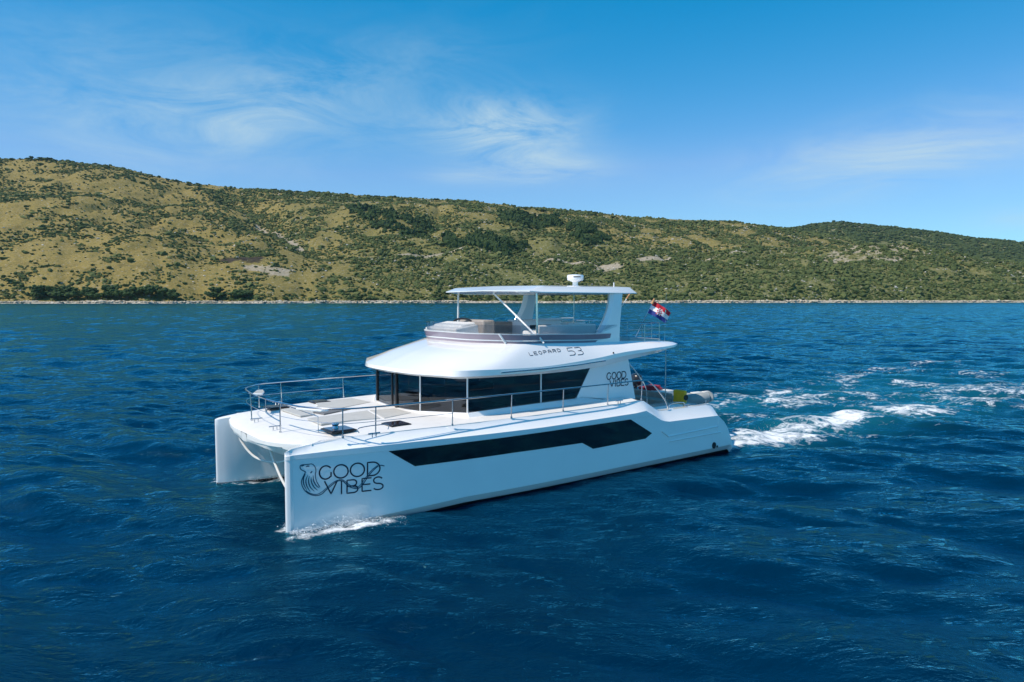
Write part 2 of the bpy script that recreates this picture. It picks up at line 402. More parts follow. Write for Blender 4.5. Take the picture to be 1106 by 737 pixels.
# ---------------------------------------------------------------- vegetation
def ico(sub):
    import bmesh
    bm = bmesh.new(); bmesh.ops.create_icosphere(bm, subdivisions=sub, radius=1.0)
    v = np.array([p.co[:] for p in bm.verts]); f = np.array([[q.index for q in p.verts] for p in bm.faces]); bm.free(); return v, f
def foliage_material(name, a, b_, c_):
    m = bpy.data.materials.new(name); m.use_nodes = True; nt = m.node_tree; L = nt.links.new
    b = nt.nodes['Principled BSDF']; b.inputs['Roughness'].default_value = .8; b.inputs['Specular IOR Level'].default_value = .15
    at = nt.nodes.new('ShaderNodeAttribute'); at.attribute_name = 'tint'
    r = nt.nodes.new('ShaderNodeValToRGB'); e = r.color_ramp.elements
    e[0].position = 0; e[0].color = (*a, 1); e[1].position = 1; e[1].color = (*c_, 1); q = e.new(.55); q.color = (*b_, 1)
    L(at.outputs['Fac'], r.inputs[0])
    tc = nt.nodes.new('ShaderNodeTexCoord'); n = nt.nodes.new('ShaderNodeTexNoise'); n.inputs['Scale'].default_value = 1.3; n.inputs['Detail'].default_value = 3
    L(tc.outputs['Object'], n.inputs['Vector'])
    mr = nt.nodes.new('ShaderNodeMapRange'); mr.inputs[1].default_value = .3; mr.inputs[2].default_value = .7; mr.inputs[3].default_value = .6; mr.inputs[4].default_value = 1.35
    L(n.outputs[0], mr.inputs[0])
    mu = nt.nodes.new('ShaderNodeMixRGB'); mu.blend_type = 'MULTIPLY'; mu.inputs[0].default_value = 1; L(r.outputs[0], mu.inputs[1]); L(mr.outputs[0], mu.inputs[2])
    L(mu.outputs[0], b.inputs['Base Color']); return m
FM = foliage_material('maquis_leaves', (.042, .064, .018), (.090, .115, .036), (.17, .18, .065))
PM = foliage_material('pine_leaves', (.022, .044, .014), (.040, .070, .020), (.075, .11, .034))
rng = np.random.default_rng(5)
def scatter(name, px, py, pz, rad, sq, tint, material, base):
    bv, bf = base; n = len(px); k = len(bv)
    jit = 1 + .48 * (rng.random((n, k)) - .5) * 2
    ang = rng.random(n) * 2 * np.pi; ca, sa = np.cos(ang)[:, None], np.sin(ang)[:, None]
    ex = (1 + 1.1 * rng.random(n) ** 2)[:, None]
    lx = bv[None, :, 0] * jit * rad[:, None] * ex; ly = bv[None, :, 1] * jit * rad[:, None]; lz = bv[None, :, 2] * jit * (rad * sq)[:, None]
    X = px[:, None] + lx * ca - ly * sa; Y = py[:, None] + lx * sa + ly * ca; Z = pz[:, None] + lz + (rad * sq * .45)[:, None]
    v = np.stack([X, Y, Z], -1).reshape(-1, 3)
    f = (bf[None] + (np.arange(n) * k)[:, None, None]).reshape(-1, 3)
    o = np_mesh(name, v, f, material, smooth=False, attrs=dict(tint=np.clip(np.repeat(tint, k) + .12 * (rng.random(n * k) - .5), 0, 1)))
    return o
ico1, ico2 = ico(1), ico(2)
# maquis bushes over the whole slope
NB = 330000
bt = rng.uniform(-.85, .85, NB); by = np.sqrt(rng.uniform(650 ** 2, 1520 ** 2, NB)); bx = bt * by
keep = by > shore_y(bt) + 8
bx, by, bt = bx[keep], by[keep], bt[keep]
b_bare, b_dark, b_lush = features(bx, by)
cl1 = fbm(bx / 34., by / 34., 4, 201); cl2 = fbm(bx / 130., by / 130., 3, 207)
gull = np.exp(-((bx - np.interp(by, [942, 988, 1041, 1132, 1254, 1336], [-251, -289, -324, -388, -454, -517])) / 20.) ** 2) * sstep(930, 1000, by) * (1 - sstep(1330, 1400, by))
dens = .25 + .36 * b_lush + 2.3 * (cl1 - .5) + .7 * (cl2 - .5) * b_lush + .16 * sstep(.15, .5, bt) + 1.2 * gull
dens = dens + .5 * (1 - sstep(10, 45, by - shore_y(bt)))
dens = dens * (1 - .97 * np.clip(b_bare + b_dark, 0, 1))
pick = rng.random(len(bx)) < np.clip(dens, .03, .95) * .62
bx, by, bl, bb = bx[pick], by[pick], b_lush[pick], b_bare[pick]
brad = np.exp(rng.normal(.05, .40, len(bx)) + .22 * bl) * (1 + .0004 * (by - 700))
brad = np.clip(brad, .45, 3.6)
o = scatter('hillside_bushes', bx, by, terrain(bx, by), brad, .62 + .25 * rng.random(len(bx)), np.clip(.15 + .55 * rng.random(len(bx)) + .25 * (fbm(bx / 60., by / 60., 3, 300) - .5) * 2, 0, 1), FM, ico1)
tag(o, 'low green and olive maquis scrub covering the hillside', 'scrub', kind='stuff')
# far hill scrub
NF = 42000
ft = rng.uniform(.05, .85, NF); fy = rng.uniform(1520, 2300, NF); fx = ft * fy
fd = fbm(fx / 60., fy / 60., 4, 401)
fb, _, _ = features(fx, fy)
pk = (rng.random(NF) < np.clip(.55 + 2 * (fd - .5), 0.05, 1)) & (fb < .5)
fx, fy = fx[pk], fy[pk]
o = scatter('far_hill_scrub', fx, fy, terrain(fx, fy), rng.uniform(2, 5.5, len(fx)), .6 + 0 * fx, np.clip(.0 + .28 * rng.random(len(fx)), 0, 1), FM, ico1)
tag(o, 'dark green scrub over the farther hill at the right', 'scrub', kind='stuff')
# dense pine woods on the slope
wx_, wy_ = [], []
for k in ('forestA', 'forestB', 'forestC', 'forestD', 'forestE'):
    P = np.array(POLY[k]); n = 2600
    x = rng.uniform(P[:, 0].min() - 20, P[:, 0].max() + 20, n); y = rng.uniform(P[:, 1].min() - 20, P[:, 1].max() + 20, n)
    a, b = wob(x, y, 22.); m_ = in_poly(a, b, POLY[k]) & (rng.random(n) < .55) & (fbm(x / 18., y / 18., 3, 500) > .40)
    wx_.append(x[m_]); wy_.append(y[m_])
wx_ = np.concatenate(wx_); wy_ = np.concatenate(wy_)
o = scatter('pine_wood', wx_, wy_, terrain(wx_, wy_), rng.uniform(1.8, 3.8, len(wx_)), 1.15 + .5 * rng.random(len(wx_)), rng.random(len(wx_)) * .6, PM, ico2)
tag(o, 'dark pine woods in patches halfway up the slope', 'woods', kind='stuff')
# pale rocks lying about the slope and along the waterline
NR = 26000
rt = rng.uniform(-.85, .85, NR); ry = np.sqrt(rng.uniform(680 ** 2, 1450 ** 2, NR)); rx = rt * ry
rk = (ry > shore_y(rt) + 6) & (rng.random(NR) < np.clip(.04 + 2.6 * (fbm(rx / 40., ry / 40., 3, 610) - .47) * sstep(-.6, 0, rt), .02, 1))
rx, ry = rx[rk], ry[rk]
ROCKM = mat('limestone', (.48, .46, .40), .9, noise=(.7, .3))
o = scatter('hillside_rocks', rx, ry, terrain(rx, ry), rng.uniform(.4, 1.5, len(rx)), .6 + 0 * rx, 0 * rx, ROCKM, ico1)
tag(o, 'pale limestone boulders strewn between the bushes', 'rocks', kind='stuff')
NS = 7000
st_ = rng.uniform(-.85, .85, NS); sy_ = shore_y(st_) + rng.uniform(-3, 7, NS); sx_ = st_ * sy_
SHM = mat('shore_limestone', (.50, .44, .34), .9, noise=(.5, .35))
o = scatter('shore_rocks', sx_, sy_, terrain(sx_, sy_) - .2, rng.uniform(.25, .9, NS) * (.5 + 1.6 * vnoise(sx_ / 18., sx_ * 0, 88)), .55 + 0 * sx_, 0 * sx_, SHM, ico1)
tag(o, 'bleached limestone rocks along the water edge of the hills', 'rocks', kind='stuff')

# single trees one can tell apart: along the shore and on the skyline
BARK = mat('tree_bark', (.09, .065, .045), .9, noise=(3, .3))
def crown_mesh(seed, h, r, nclump, squat):
    g = np.random.default_rng(seed); bv, bf = ico1
    vs_, fs_, ts_ = [], [], []
    lumps = [(g.normal(0, .38, 3) * np.array([r, r, h * .28]) + np.array([0, 0, h * .62])) for _ in range(7)]
    for i in range(nclump):
        c = lumps[g.integers(7)] + g.normal(0, .30, 3) * np.array([r * .9, r * .9, h * .22 * squat])
        c[2] = max(c[2], h * .16)
        s_ = g.uniform(.16, .34) * r
        vs_.append(bv * (1 + .5 * (g.random((len(bv), 1)) - .5)) * s_ * np.array([1.15, 1.15, .8]) + c); fs_.append(bf + i * len(bv)); ts_.append(np.full(len(bv), g.random()))
    return np.concatenate(vs_), np.concatenate(fs_), np.concatenate(ts_)
def tree_proto(name, seed, h, r, squat, material):
    v, f, t = crown_mesh(seed, h, r, 70, squat)
    root = empty(name)
    c = np_mesh('crown', v, f, material, root, smooth=False, attrs=dict(tint=t))
    mb = MB(); mb.tube([(0, 0, -.6), (.05 * r, 0, h * .25), (-.04 * r, .05 * r, h * .55)], [.05 * h * .6, .035 * h * .6, .015 * h])
    for k in range(4):
        a = k * 1.6 + seed; mb.tube([(0, 0, h * .22), (math.cos(a) * r * .35, math.sin(a) * r * .35, h * .45), (math.cos(a) * r * .6, math.sin(a) * r * .6, h * .62)], [.02 * h * .6, .014 * h * .6, .006 * h], n=5)
    mb.build('trunk', BARK, root)
    return root
protos = [tree_proto('evergreen_tree', 1, 6.5, 4.0, 1.0, PM), tree_proto('evergreen_tree', 2, 5.2, 3.6, .9, PM), tree_proto('evergreen_tree', 3, 7.5, 3.6, 1.1, PM)]
used_p = [False] * 3
def plant(t, y, s, label, group):
    k = random.randrange(3); src = protos[k]
    if used_p[k]:
        r_ = src.copy(); COL.objects.link(r_)
        for ch in list(src.children):
            c = ch.copy(); COL.objects.link(c); c.parent = r_
    else:
        r_ = src; used_p[k] = True
    x = t * y
    r_.location = (x, y, float(terrain(np.array([x]), np.array([float(y)]))[0]) - .2); r_.rotation_euler = (0, 0, random.random() * 6.28); r_.scale = (s, s, s * random.uniform(.85, 1.1))
    tag(r_, label, 'tree', group)
def px_t(px): return (px - 553) / 775.
for i in range(46):
    t = px_t(random.uniform(36, 270) if i > 9 else random.uniform(36, 108)); plant(t, float(shore_y(np.array([t]))[0]) + random.uniform(9, 24), random.uniform(1.25, 1.9), 'dark evergreen tree in the row along the left shoreline', 'trees along the left shoreline')
for i in range(26):
    t = px_t(random.uniform(290, 720)); plant(t, float(shore_y(np.array([t]))[0]) + random.uniform(9, 20), random.uniform(.5, .85), 'small green tree on the shore behind the yacht', 'trees on the shore behind the yacht')
for i, p in enumerate([838, 843, 850, 858, 866]):
    t = px_t(p); plant(t, float(shore_y(np.array([t]))[0]) + random.uniform(5, 10), random.uniform(.7, 1.0), 'dark tree in the clump at the waterline far right of the flag', 'clump of trees at the right waterline')
for i in range(44):
    p = random.choice([random.uniform(2, 130), random.uniform(150, 330), random.uniform(330, 560), random.uniform(560, 780)])
    if i < 12: p = 36 + i * 2.6
    t = px_t(p); plant(t, 1400 + random.uniform(-14, 10), random.uniform(.6, 1.1), 'small dark tree on the skyline of the near hill', 'trees on the skyline of the near hill')
for i in range(5):
    t = px_t(random.uniform(748, 772)); plant(t, 1425 + random.uniform(-6, 6), random.uniform(.8, 1.1), 'dark tree in the skyline clump right of the yacht', 'skyline clump right of the yacht')
for i in range(9):
    t = px_t(random.uniform(897, 925)); plant(t, 2190 + random.uniform(-15, 10), random.uniform(.9, 1.4), 'dark tree on the top of the farther hill', 'trees on the top of the farther hill')

# ================================================================ SETTING: water
def axis(lo, hi, fine_lo, fine_hi, d0, g):
    a = [fine_lo]; 
    mid = list(np.arange(fine_lo, fine_hi, d0))
    up = [fine_hi]; d = d0
    while up[-1] < hi: d *= g; up.append(up[-1] + d)
    dn = [fine_lo - d0]; d = d0
    while dn[-1] > lo: d *= g; dn.append(dn[-1] - d)
    return np.array(dn[::-1] + mid + up)
def axis2(fine_lo, fine_hi, d0, g_, cap, cap_to, g2, lo, hi):
    def run(start, sgn, lim):
        out = []; d = d0; p = start
        while abs(p) < lim:
            d = min(d * g_, cap) if abs(p) < cap_to else d * g2
            p += sgn * d; out.append(p)
        return out
    dn = run(fine_lo, -1, abs(lo)) if lo < 0 else []
    return np.array(dn[::-1] + list(np.arange(fine_lo, fine_hi, d0)) + run(fine_hi, 1, hi))
xa = axis2(-15, 23, .14, 1.013, 2.6, 520, 1.05, -3000, 3000)
ya = axis2(7, 46, .13, 1.011, 1.0, 760, 1.05, -120, 3200)
WX, WY = np.meshgrid(xa, ya)
dx = np.gradient(xa)[None, :] + 0 * WX; dy = np.gradient(ya)[:, None] + 0 * WY
cell = np.maximum(dx * .6, dy)
g = np.random.default_rng(21)
H = np.zeros(WX.shape); DX = np.zeros(WX.shape); DY = np.zeros(WX.shape)
NW = 110
lam = np.exp(g.uniform(np.log(.55), np.log(9.), NW))
wd = R(256) + g.normal(0, .46, NW)
slope = .029 * (lam / 3.) ** -.22
amp = slope * lam / (2 * np.pi) * g.uniform(.6, 1.3, NW)
ph = g.uniform(0, 6.28, NW)
group = .55 + .9 * fbm(WX / 13., WY / 9., 3, 700)
for i in range(NW):
    k = 2 * np.pi / lam[i]; kx, ky = k * math.cos(wd[i]), k * math.sin(wd[i])
    w = np.clip((2.6 - np.maximum(abs(kx) * dx, abs(ky) * dy)) / 1.2, 0, 1)
    if w.max() <= 0: continue
    q = kx * WX + ky * WY + ph[i]
    A = amp[i] * w * (group if lam[i] < 5 else 1)
    H += A * np.sin(q); c = A * np.cos(q) * 1.0
    DX += c * math.cos(wd[i]); DY += c * math.sin(wd[i])
# the yacht's own disturbance, in the yacht's frame
BX, BY = w2b(WX, WY)
foam = np.zeros(WX.shape); aer = np.zeros(WX.shape)
def wnoise(x, y, sc_, s): return fbm(x / sc_, y / sc_, 4, s)
for hy, a0 in ((2.88, 1.0), (-2.88, .8)):
    d = -BX                                   # metres astern
    ctr = hy + .055 * d * np.sign(hy) * 0 + .9 * (wnoise(BX, 0 * BY, 7., 31) - .5)
    wid = 1.0 + .085 * np.clip(d, 0, 60)
    lat = np.abs(BY - ctr) / wid
    along = sstep(-.4, .6, d) * (1 - sstep(4, 34, d))
    foam += a0 * along * np.exp(-lat ** 2 * 1.6) * (1.30 - .85 * sstep(1.5, 9, d))
    aer += a0 * sstep(-.3, .5, d) * (1 - sstep(10, 40, d)) * np.exp(-lat ** 2 * .9) * .62
    H += .15 * a0 * sstep(-.2, 1.5, d) * (1 - sstep(3, 22, d)) * np.exp(-lat ** 2 * 1.2) * (.6 + 1.3 * (wnoise(BX, BY, 1.1, 91) - .35))
    # bow waves close along the hull
    s_ = 16.1 - BX
    for sg in (1, -1):
        off = sg * (BY - hy); hullw = .12 + .95 * (1 - np.exp(-np.clip(s_, 0, 20) / 4.0))
        e = off - hullw - .05 - .10 * np.clip(s_, 0, 16)
        bw = sstep(-.5, .2, s_) * (1 - sstep(3.0, 6.5, s_)) * np.exp(-(e / (.20 + .05 * np.clip(s_, 0, 9))) ** 2)
        H += .13 * bw
        near = sstep(-.45, .1, s_) * (1 - sstep(1.3, 3.6, s_)) * np.exp(-((off - hullw * .95 - .18 - .04 * np.clip(s_, 0, 9)) / (.22 + .03 * np.clip(s_, 0, 9))) ** 2)
        foam += (1.5 if hy > 0 else 1.1) * near * (.55 + .9 * wnoise(BX, BY, .7, 93))
        aer += .35 * near
# thin broken foam across the whole wake
d = -BX
fan = sstep(0, 3, d) * (1 - sstep(26, 75, d)) * np.exp(-(BY / (4.6 + .20 * np.clip(d, 0, 80))) ** 4)
foam += fan * (.30 + .50 * sstep(.40, .62, wnoise(BX * .5, BY, 1.5, 55)))
foam += .34 * fan * np.exp(-((np.abs(BY) - 3.2 - .10 * np.clip(d, 0, 60)) / 1.3) ** 2); aer += .30 * fan
edge = np.abs(BY) - (3.6 + .24 * np.clip(d, 0, 80))
foam += .50 * sstep(2, 6, d) * (1 - sstep(18, 40, d)) * np.exp(-(edge / .8) ** 2) * sstep(.42, .6, wnoise(BX, BY, 2.4, 57))
H += .10 * fan * (wnoise(BX, BY, 1.3, 58) - .5) * 2
# a few small whitecaps on steep crests far away
wc = sstep(.70, .80, fbm(WX / 6., WY / 4., 3, 801)) * sstep(.62, .75, fbm(WX / 60., WY / 60., 2, 803))
foam += .6 * wc * (WY > 70)
hd = np.abs(np.abs(BY) - 2.9); calm = 1 - .6 * (1 - sstep(1.0, 3.2, hd)) * sstep(-.5, .5, BX) * (1 - sstep(16.0, 18.5, BX))
H = H * calm - .10 * (1 - sstep(.3, 1.6, np.hypot(BX - 16.2, BY - 2.9)))
foam = foam * np.where(BX < 0, .80 + .40 * sstep(-.08, .14, H), 1.0)
inside = (np.abs(np.abs(BY) - 2.88) < .55) & (BX > .5) & (BX < 15)
H = np.where(inside, np.minimum(H, -.05), H)
ny, nx = WX.shape
ii = np.arange(nx * ny).reshape(ny, nx)
ff = np.stack([ii[:-1, :-1], ii[:-1, 1:], ii[1:, 1:], ii[1:, :-1]], -1).reshape(-1, 4)
def water_material():
    m = bpy.data.materials.new('sea_water'); m.use_nodes = True; nt = m.node_tree; L = nt.links.new
    b = nt.nodes['Principled BSDF']
    def N(t, **k):
        n = nt.nodes.new(t)
        for a, c in k.items(): setattr(n, a, c)
        return n
    def M_(op, a, c=None, clamp=False):
        n = N('ShaderNodeMath', operation=op); n.use_clamp = clamp
        for i, v in ((0, a), (1, c)):
            if v is None: continue
            if isinstance(v, (int, float)): n.inputs[i].default_value = v
            else: L(v, n.inputs[i])
        return n.outputs[0]
    tc = N('ShaderNodeTexCoord')
    def noise(sc_, det, rough, stretch=(1, 1, 1), rz=0., dist=0.):
        mp = N('ShaderNodeMapping'); mp.inputs['Scale'].default_value = stretch; mp.inputs['Rotation'].default_value = (0, 0, rz); L(tc.outputs['Object'], mp.inputs[0])
        n = N('ShaderNodeTexNoise'); n.inputs['Scale'].default_value = sc_; n.inputs['Detail'].default_value = det; n.inputs['Roughness'].default_value = rough; n.inputs['Distortion'].default_value = dist
        L(mp.outputs[0], n.inputs['Vector']); return n.outputs[0]
    def attr(n): return N('ShaderNodeAttribute', attribute_name=n).outputs['Fac']
    fa = attr('far')
    fo, ae = attr('foam'), attr('aer')
    # ripples
    rip = M_('ADD', M_('MULTIPLY', noise(1.1, 6, .62, (1, 1.9, 1), R(-14), .3), 1.0), M_('MULTIPLY', noise(4.5, 5, .6, (1, 1.7, 1), R(20)), .28))
    mid = M_('ADD', M_('MULTIPLY', noise(.16, 5, .6, (1, 2.0, 1), R(-16), .4), 11.0), M_('MULTIPLY', noise(.5, 4, .6, (1, 1.8, 1), R(12), .3), 3.2))
    rip = M_('ADD', rip, M_('MULTIPLY', mid, M_('MULTIPLY', fa, .5)))
    fn = noise(3.4, 9, .78, (1, 1.5, 1), -.4, .8); fn2 = noise(1.1, 6, .68, (1, 1.6, 1), -.4, .9)
    # stringy network left by bursting foam, drawn out along the yacht's track
    wv = N('ShaderNodeMapping'); wv.inputs['Rotation'].default_value = (0, 0, -YAW); wv.inputs['Scale'].default_value = (.62, 1.0, 1); L(tc.outputs['Object'], wv.inputs[0])
    dn = N('ShaderNodeTexNoise'); dn.inputs['Scale'].default_value = 1.3; dn.inputs['Detail'].default_value = 5; L(wv.outputs[0], dn.inputs['Vector'])
    va = N('ShaderNodeVectorMath', operation='MULTIPLY_ADD'); L(dn.outputs['Color'], va.inputs[0]); va.inputs[1].default_value = (1.5, 1.5, 0); L(wv.outputs[0], va.inputs[2])
    def web(sc_, k):
        vo = N('ShaderNodeTexVoronoi', feature='DISTANCE_TO_EDGE'); vo.inputs['Scale'].default_value = sc_; L(va.outputs[0], vo.inputs['Vector'])
        return M_('SUBTRACT', 1.0, M_('MULTIPLY', vo.outputs[0], k, True))
    lace = M_('ADD', M_('MULTIPLY', fn, .52), M_('MULTIPLY', fn2, .26))
    lace = M_('ADD', lace, M_('MULTIPLY', M_('ADD', web(1.1, 5.0), web(2.3, 5.0)), .085))
    # foam where the mask outweighs the lacy noise
    fm = M_('MULTIPLY', M_('SUBTRACT', M_('ADD', M_('MULTIPLY', M_('MINIMUM', fo, 1.5), .25), lace), .690), 6.5, True)
    fm = M_('MULTIPLY', fm, M_('MULTIPLY', fo, 6.0, True))
    deep = N('ShaderNodeValToRGB'); e = deep.color_ramp.elements
    e[0].position = .35; e[0].color = (.0, .012, .034, 1); e[1].position = .68; e[1].color = (.0, .025, .062, 1)
    L(noise(.045, 4, .6), deep.inputs[0])
    mx = N('ShaderNodeMixRGB'); L(M_('MULTIPLY', ae, .75, True), mx.inputs[0]); L(deep.outputs[0], mx.inputs[1]); mx.inputs[2].default_value = (.010, .16, .22, 1)
    rough_ = M_('ADD', M_('MULTIPLY', fa, .10), .045)
    bp = N('ShaderNodeBump'); bp.inputs['Strength'].default_value = 1.0; bp.inputs['Distance'].default_value = .10
    L(M_('ADD', rip, M_('MULTIPLY', fm, .3)), bp.inputs['Height'])
    # clear deep water: a blue body under a mirror skin that loses the red, and matt foam on top
    nt.nodes.remove(b)
    body = N('ShaderNodeBsdfDiffuse'); L(mx.outputs[0], body.inputs[0]); L(bp.outputs[0], body.inputs['Normal'])
    skin = N('ShaderNodeBsdfGlossy'); skin.inputs[0].default_value = (.27, .87, 1.0, 1); L(bp.outputs[0], skin.inputs['Normal']); L(rough_, skin.inputs['Roughness'])
    fr = N('ShaderNodeFresnel'); fr.inputs[0].default_value = 1.333; L(bp.outputs[0], fr.inputs['Normal'])
    m1 = N('ShaderNodeMixShader'); L(fr.outputs[0], m1.inputs[0]); L(body.outputs[0], m1.inputs[1]); L(skin.outputs[0], m1.inputs[2])
    fd = N('ShaderNodeBsdfDiffuse'); fd.inputs[0].default_value = (.80, .84, .86, 1); L(bp.outputs[0], fd.inputs['Normal'])
    m2 = N('ShaderNodeMixShader'); L(fm, m2.inputs[0]); L(m1.outputs[0], m2.inputs[1]); L(fd.outputs[0], m2.inputs[2])
    L(m2.outputs[0], nt.nodes['Material Output'].inputs['Surface'])
    return m
sea = np_mesh('water', np.stack([WX - DX, WY - DY, H], -1).reshape(-1, 3), ff, water_material(), attrs=dict(foam=foam.ravel(), aer=np.clip(aer, 0, 1).ravel(), far=sstep(.25, 2.2, cell).ravel()))
tag(sea, kind='structure')
bed = MB().box((0, 1500, -6), (7000, 4000, .5)).build('seabed', mat('sea_floor', (.01, .04, .05), .9, noise=(.05, .2)))
tag(bed, kind='structure')

# ================================================================ THE YACHT
yacht = empty('motor_yacht', (BOAT[0], BOAT[1], 0.0), YAW)
tag(yacht, 'white twin hulled motor yacht with covered flybridge running across the blue sea', 'yacht')

def side(X):
    """outer face of the port hull"""
    t = min(max((X - 8) / 8.2, 0), 1); return 3.83 - .93 * t ** 2.2
def inner(X):
    t = min(max((X - 10.5) / 5.65, 0), 1); return 1.98 + .87 * t ** 2.4
ZT = [(.08, .28), (.2, .62), (.38, 1.04), (.6, 1.42), (.8, 1.63), (.95, 1.72), (1.2, 1.76), (3.55, 1.78), (3.75, 1.80), (4.45, 2.19), (4.7, 2.22), (6, 2.19), (10, 2.17), (13, 2.15), (14.5, 2.12), (15.5, 2.05), (16.0, 1.985), (16.16, 1.93)]
ZB = [(.08, .26), (.2, .55), (.38, .90), (.6, 1.15), (.95, 1.40), (3.6, 1.46), (3.9, 1.52), (4.7, 1.93), (5.2, 1.90), (9, 1.87), (13, 1.90), (15, 1.88), (16.16, 1.84)]
def hull_rings(sg):
    rings = []
    xs = [.08, .14, .2, .28, .38, .48, .6, .7, .8, .95, 1.2, 2, 3, 3.55, 3.75, 3.95, 4.2, 4.45, 4.7, 5.2] + list(np.linspace(5.8, 14.8, 26)) + [15.1, 15.4, 15.65, 15.85, 15.98, 16.06, 16.12, 16.15, 16.16]
    for X in xs:
        yo, yi = side(X), inner(X)
        rake = 0.0
        if X > 15.98:                                        # round the stem
            q = math.sqrt(max(0, 1 - ((X - 15.98) / .18) ** 2)); c = 2.905
            w = .5 * (side(15.98) - inner(15.98)) * q; w = max(w, .004); yo, yi = c + w, c - w
        w = yo - yi; yc = (yo + yi) / 2
        zt, zb = lerp(ZT, X), lerp(ZB, X)
        ins = min(.34, .36 * w)
        st = .012 if zb > 1.76 else 0
        zc = min(lerp([(11.5, .27), (14.3, .10)], X), zt * .5); k = min(1, w / 1.2)
        zm = min(1.74, zb - .04) if zb > 1.76 else zb - .04
        pts = [(yi + ins * .6, zt - .01), (yo - ins, zt), (yo - ins * .94, zt - .035), (yo - ins * .16, zb + .10 * (zt - zb)), (yo + st, zb), (yo + st, zm + .004), (yo, zm), (yo, zb * .55 + zc * .45 if zm > .6 else zc + .05), (yo - .005, zc), (yo - .12 * k, zc - .15), (yo - .15 * k, zc - .19),
               (yo - .34 * w, -.45), (yc, -.62), (yi + .34 * w, -.45), (yi + .08 * k, .02), (yi, zc), (yi, min(1.7, zt - .05)), (yi + ins * .15, zt - .04)]
        rings.append([(X, sg * y, z) for y, z in pts])
    return rings
def surf(X, z, off=.006):
    """point on the outer port hull side"""
    return (X, side(X) + (.012 if z > 1.745 else 0) + off, z)

# letters drawn as even strokes in a unit cell (u right, v up)
def arc(cx, cy, rx, ry, a0, a1, n=22):
    return [(cx + rx * math.cos(R(a0 + (a1 - a0) * i / n)), cy + ry * math.sin(R(a0 + (a1 - a0) * i / n))) for i in range(n + 1)]
GL = {
 'G': [arc(.5, .5, .5, .5, 42, 318) + [(.93, .18), (.93, .47)]], 'O': [arc(.5, .5, .5, .5, 0, 360, 30)],
 'D': [[(0, 0), (0, 1), (.42, 1)] + arc(.42, .5, .58, .5, 90, -90) + [(0, 0)]], 'V': [[(0, 1), (.5, 0), (1, 1)]], 'I': [[(.5, 0), (.5, 1)]],
 'B': [[(0, .53), (0, 1), (.55, 1)] + arc(.55, .765, .33, .235, 90, -90) + [(0, .53), (.60, .53)] + arc(.60, .265, .40, .265, 90, -90) + [(0, 0), (0, .53)]],
 'E': [[(1, 1), (0, 1), (0, 0), (1, 0)], [(0, .52), (.88, .52)]],
 'S': [arc(.5, .745, .46, .255, 35, 270) + arc(.5, .245, .5, .245, 90, -145)],
 'L': [[(0, 1), (0, 0), (1, 0)]], 'P': [[(0, 0), (0, 1), (.6, 1)] + arc(.6, .75, .4, .25, 90, -90) + [(0, .5)]],
 'A': [[(0, 0), (0, .75), (.25, 1), (.75, 1), (1, .75), (1, 0)], [(0, .42), (1, .42)]],
 'R': [[(0, 0), (0, 1), (.6, 1)] + arc(.6, .75, .4, .25, 90, -90) + [(0, .5)], [(.55, .5), (1, 0)]],
 '5': [[(1, 1), (.06, 1), (.0, .58), (.55, .58)] + arc(.55, .29, .45, .29, 90, -90) + [(0, 0)]],
 '3': [[(0, 1), (.55, 1)] + arc(.58, .77, .4, .23, 90, -90) + [(.25, .54), (.58, .54)] + arc(.58, .27, .42, .27, 90, -90) + [(0, 0)]],
}
def stroke(mb, pts, w, fn, step=.035, taper=None):
    """a flat painted stroke: pts in (X, z), laid on the surface fn(X, z)"""
    P = [np.array(p, float) for p in pts]; Q = [P[0]]
    for a, b in zip(P[:-1], P[1:]):
        n = max(1, int(np.hypot(*(b - a)) / step))
        for i in range(1, n + 1): Q.append(a + (b - a) * i / n)
    v = []; n = len(Q)
    for i, q in enumerate(Q):
        t = Q[min(i + 1, n - 1)] - Q[max(i - 1, 0)]; L = np.hypot(*t) or 1; t = t / L
        k = 1.0 if taper is None else max(.25, math.sin(math.pi * (i + .5) / n) ** taper)
        m = np.array([-t[1], t[0]]) * w * k / 2
        e = t * (w * .5 if i == n - 1 and taper is None else (-w * .5 if i == 0 and taper is None else 0)) * .6
        for s_ in (1, -1): v.append(fn(*(q + m * s_ + e)))
    mb.add(v, [(2 * i, 2 * i + 1, 2 * i + 3, 2 * i + 2) for i in range(n - 1)])
def letter(mb, ch, quad, w, fn):
    (a, b, c, d) = [np.array(q, float) for q in quad]       # top left, top right, bottom right, bottom left
    for s_ in GL[ch]:
        pts = [(d + (c - d) * u) * (1 - v) + (a + (b - a) * u) * v for u, v in s_]
        stroke(mb, pts, w, fn)

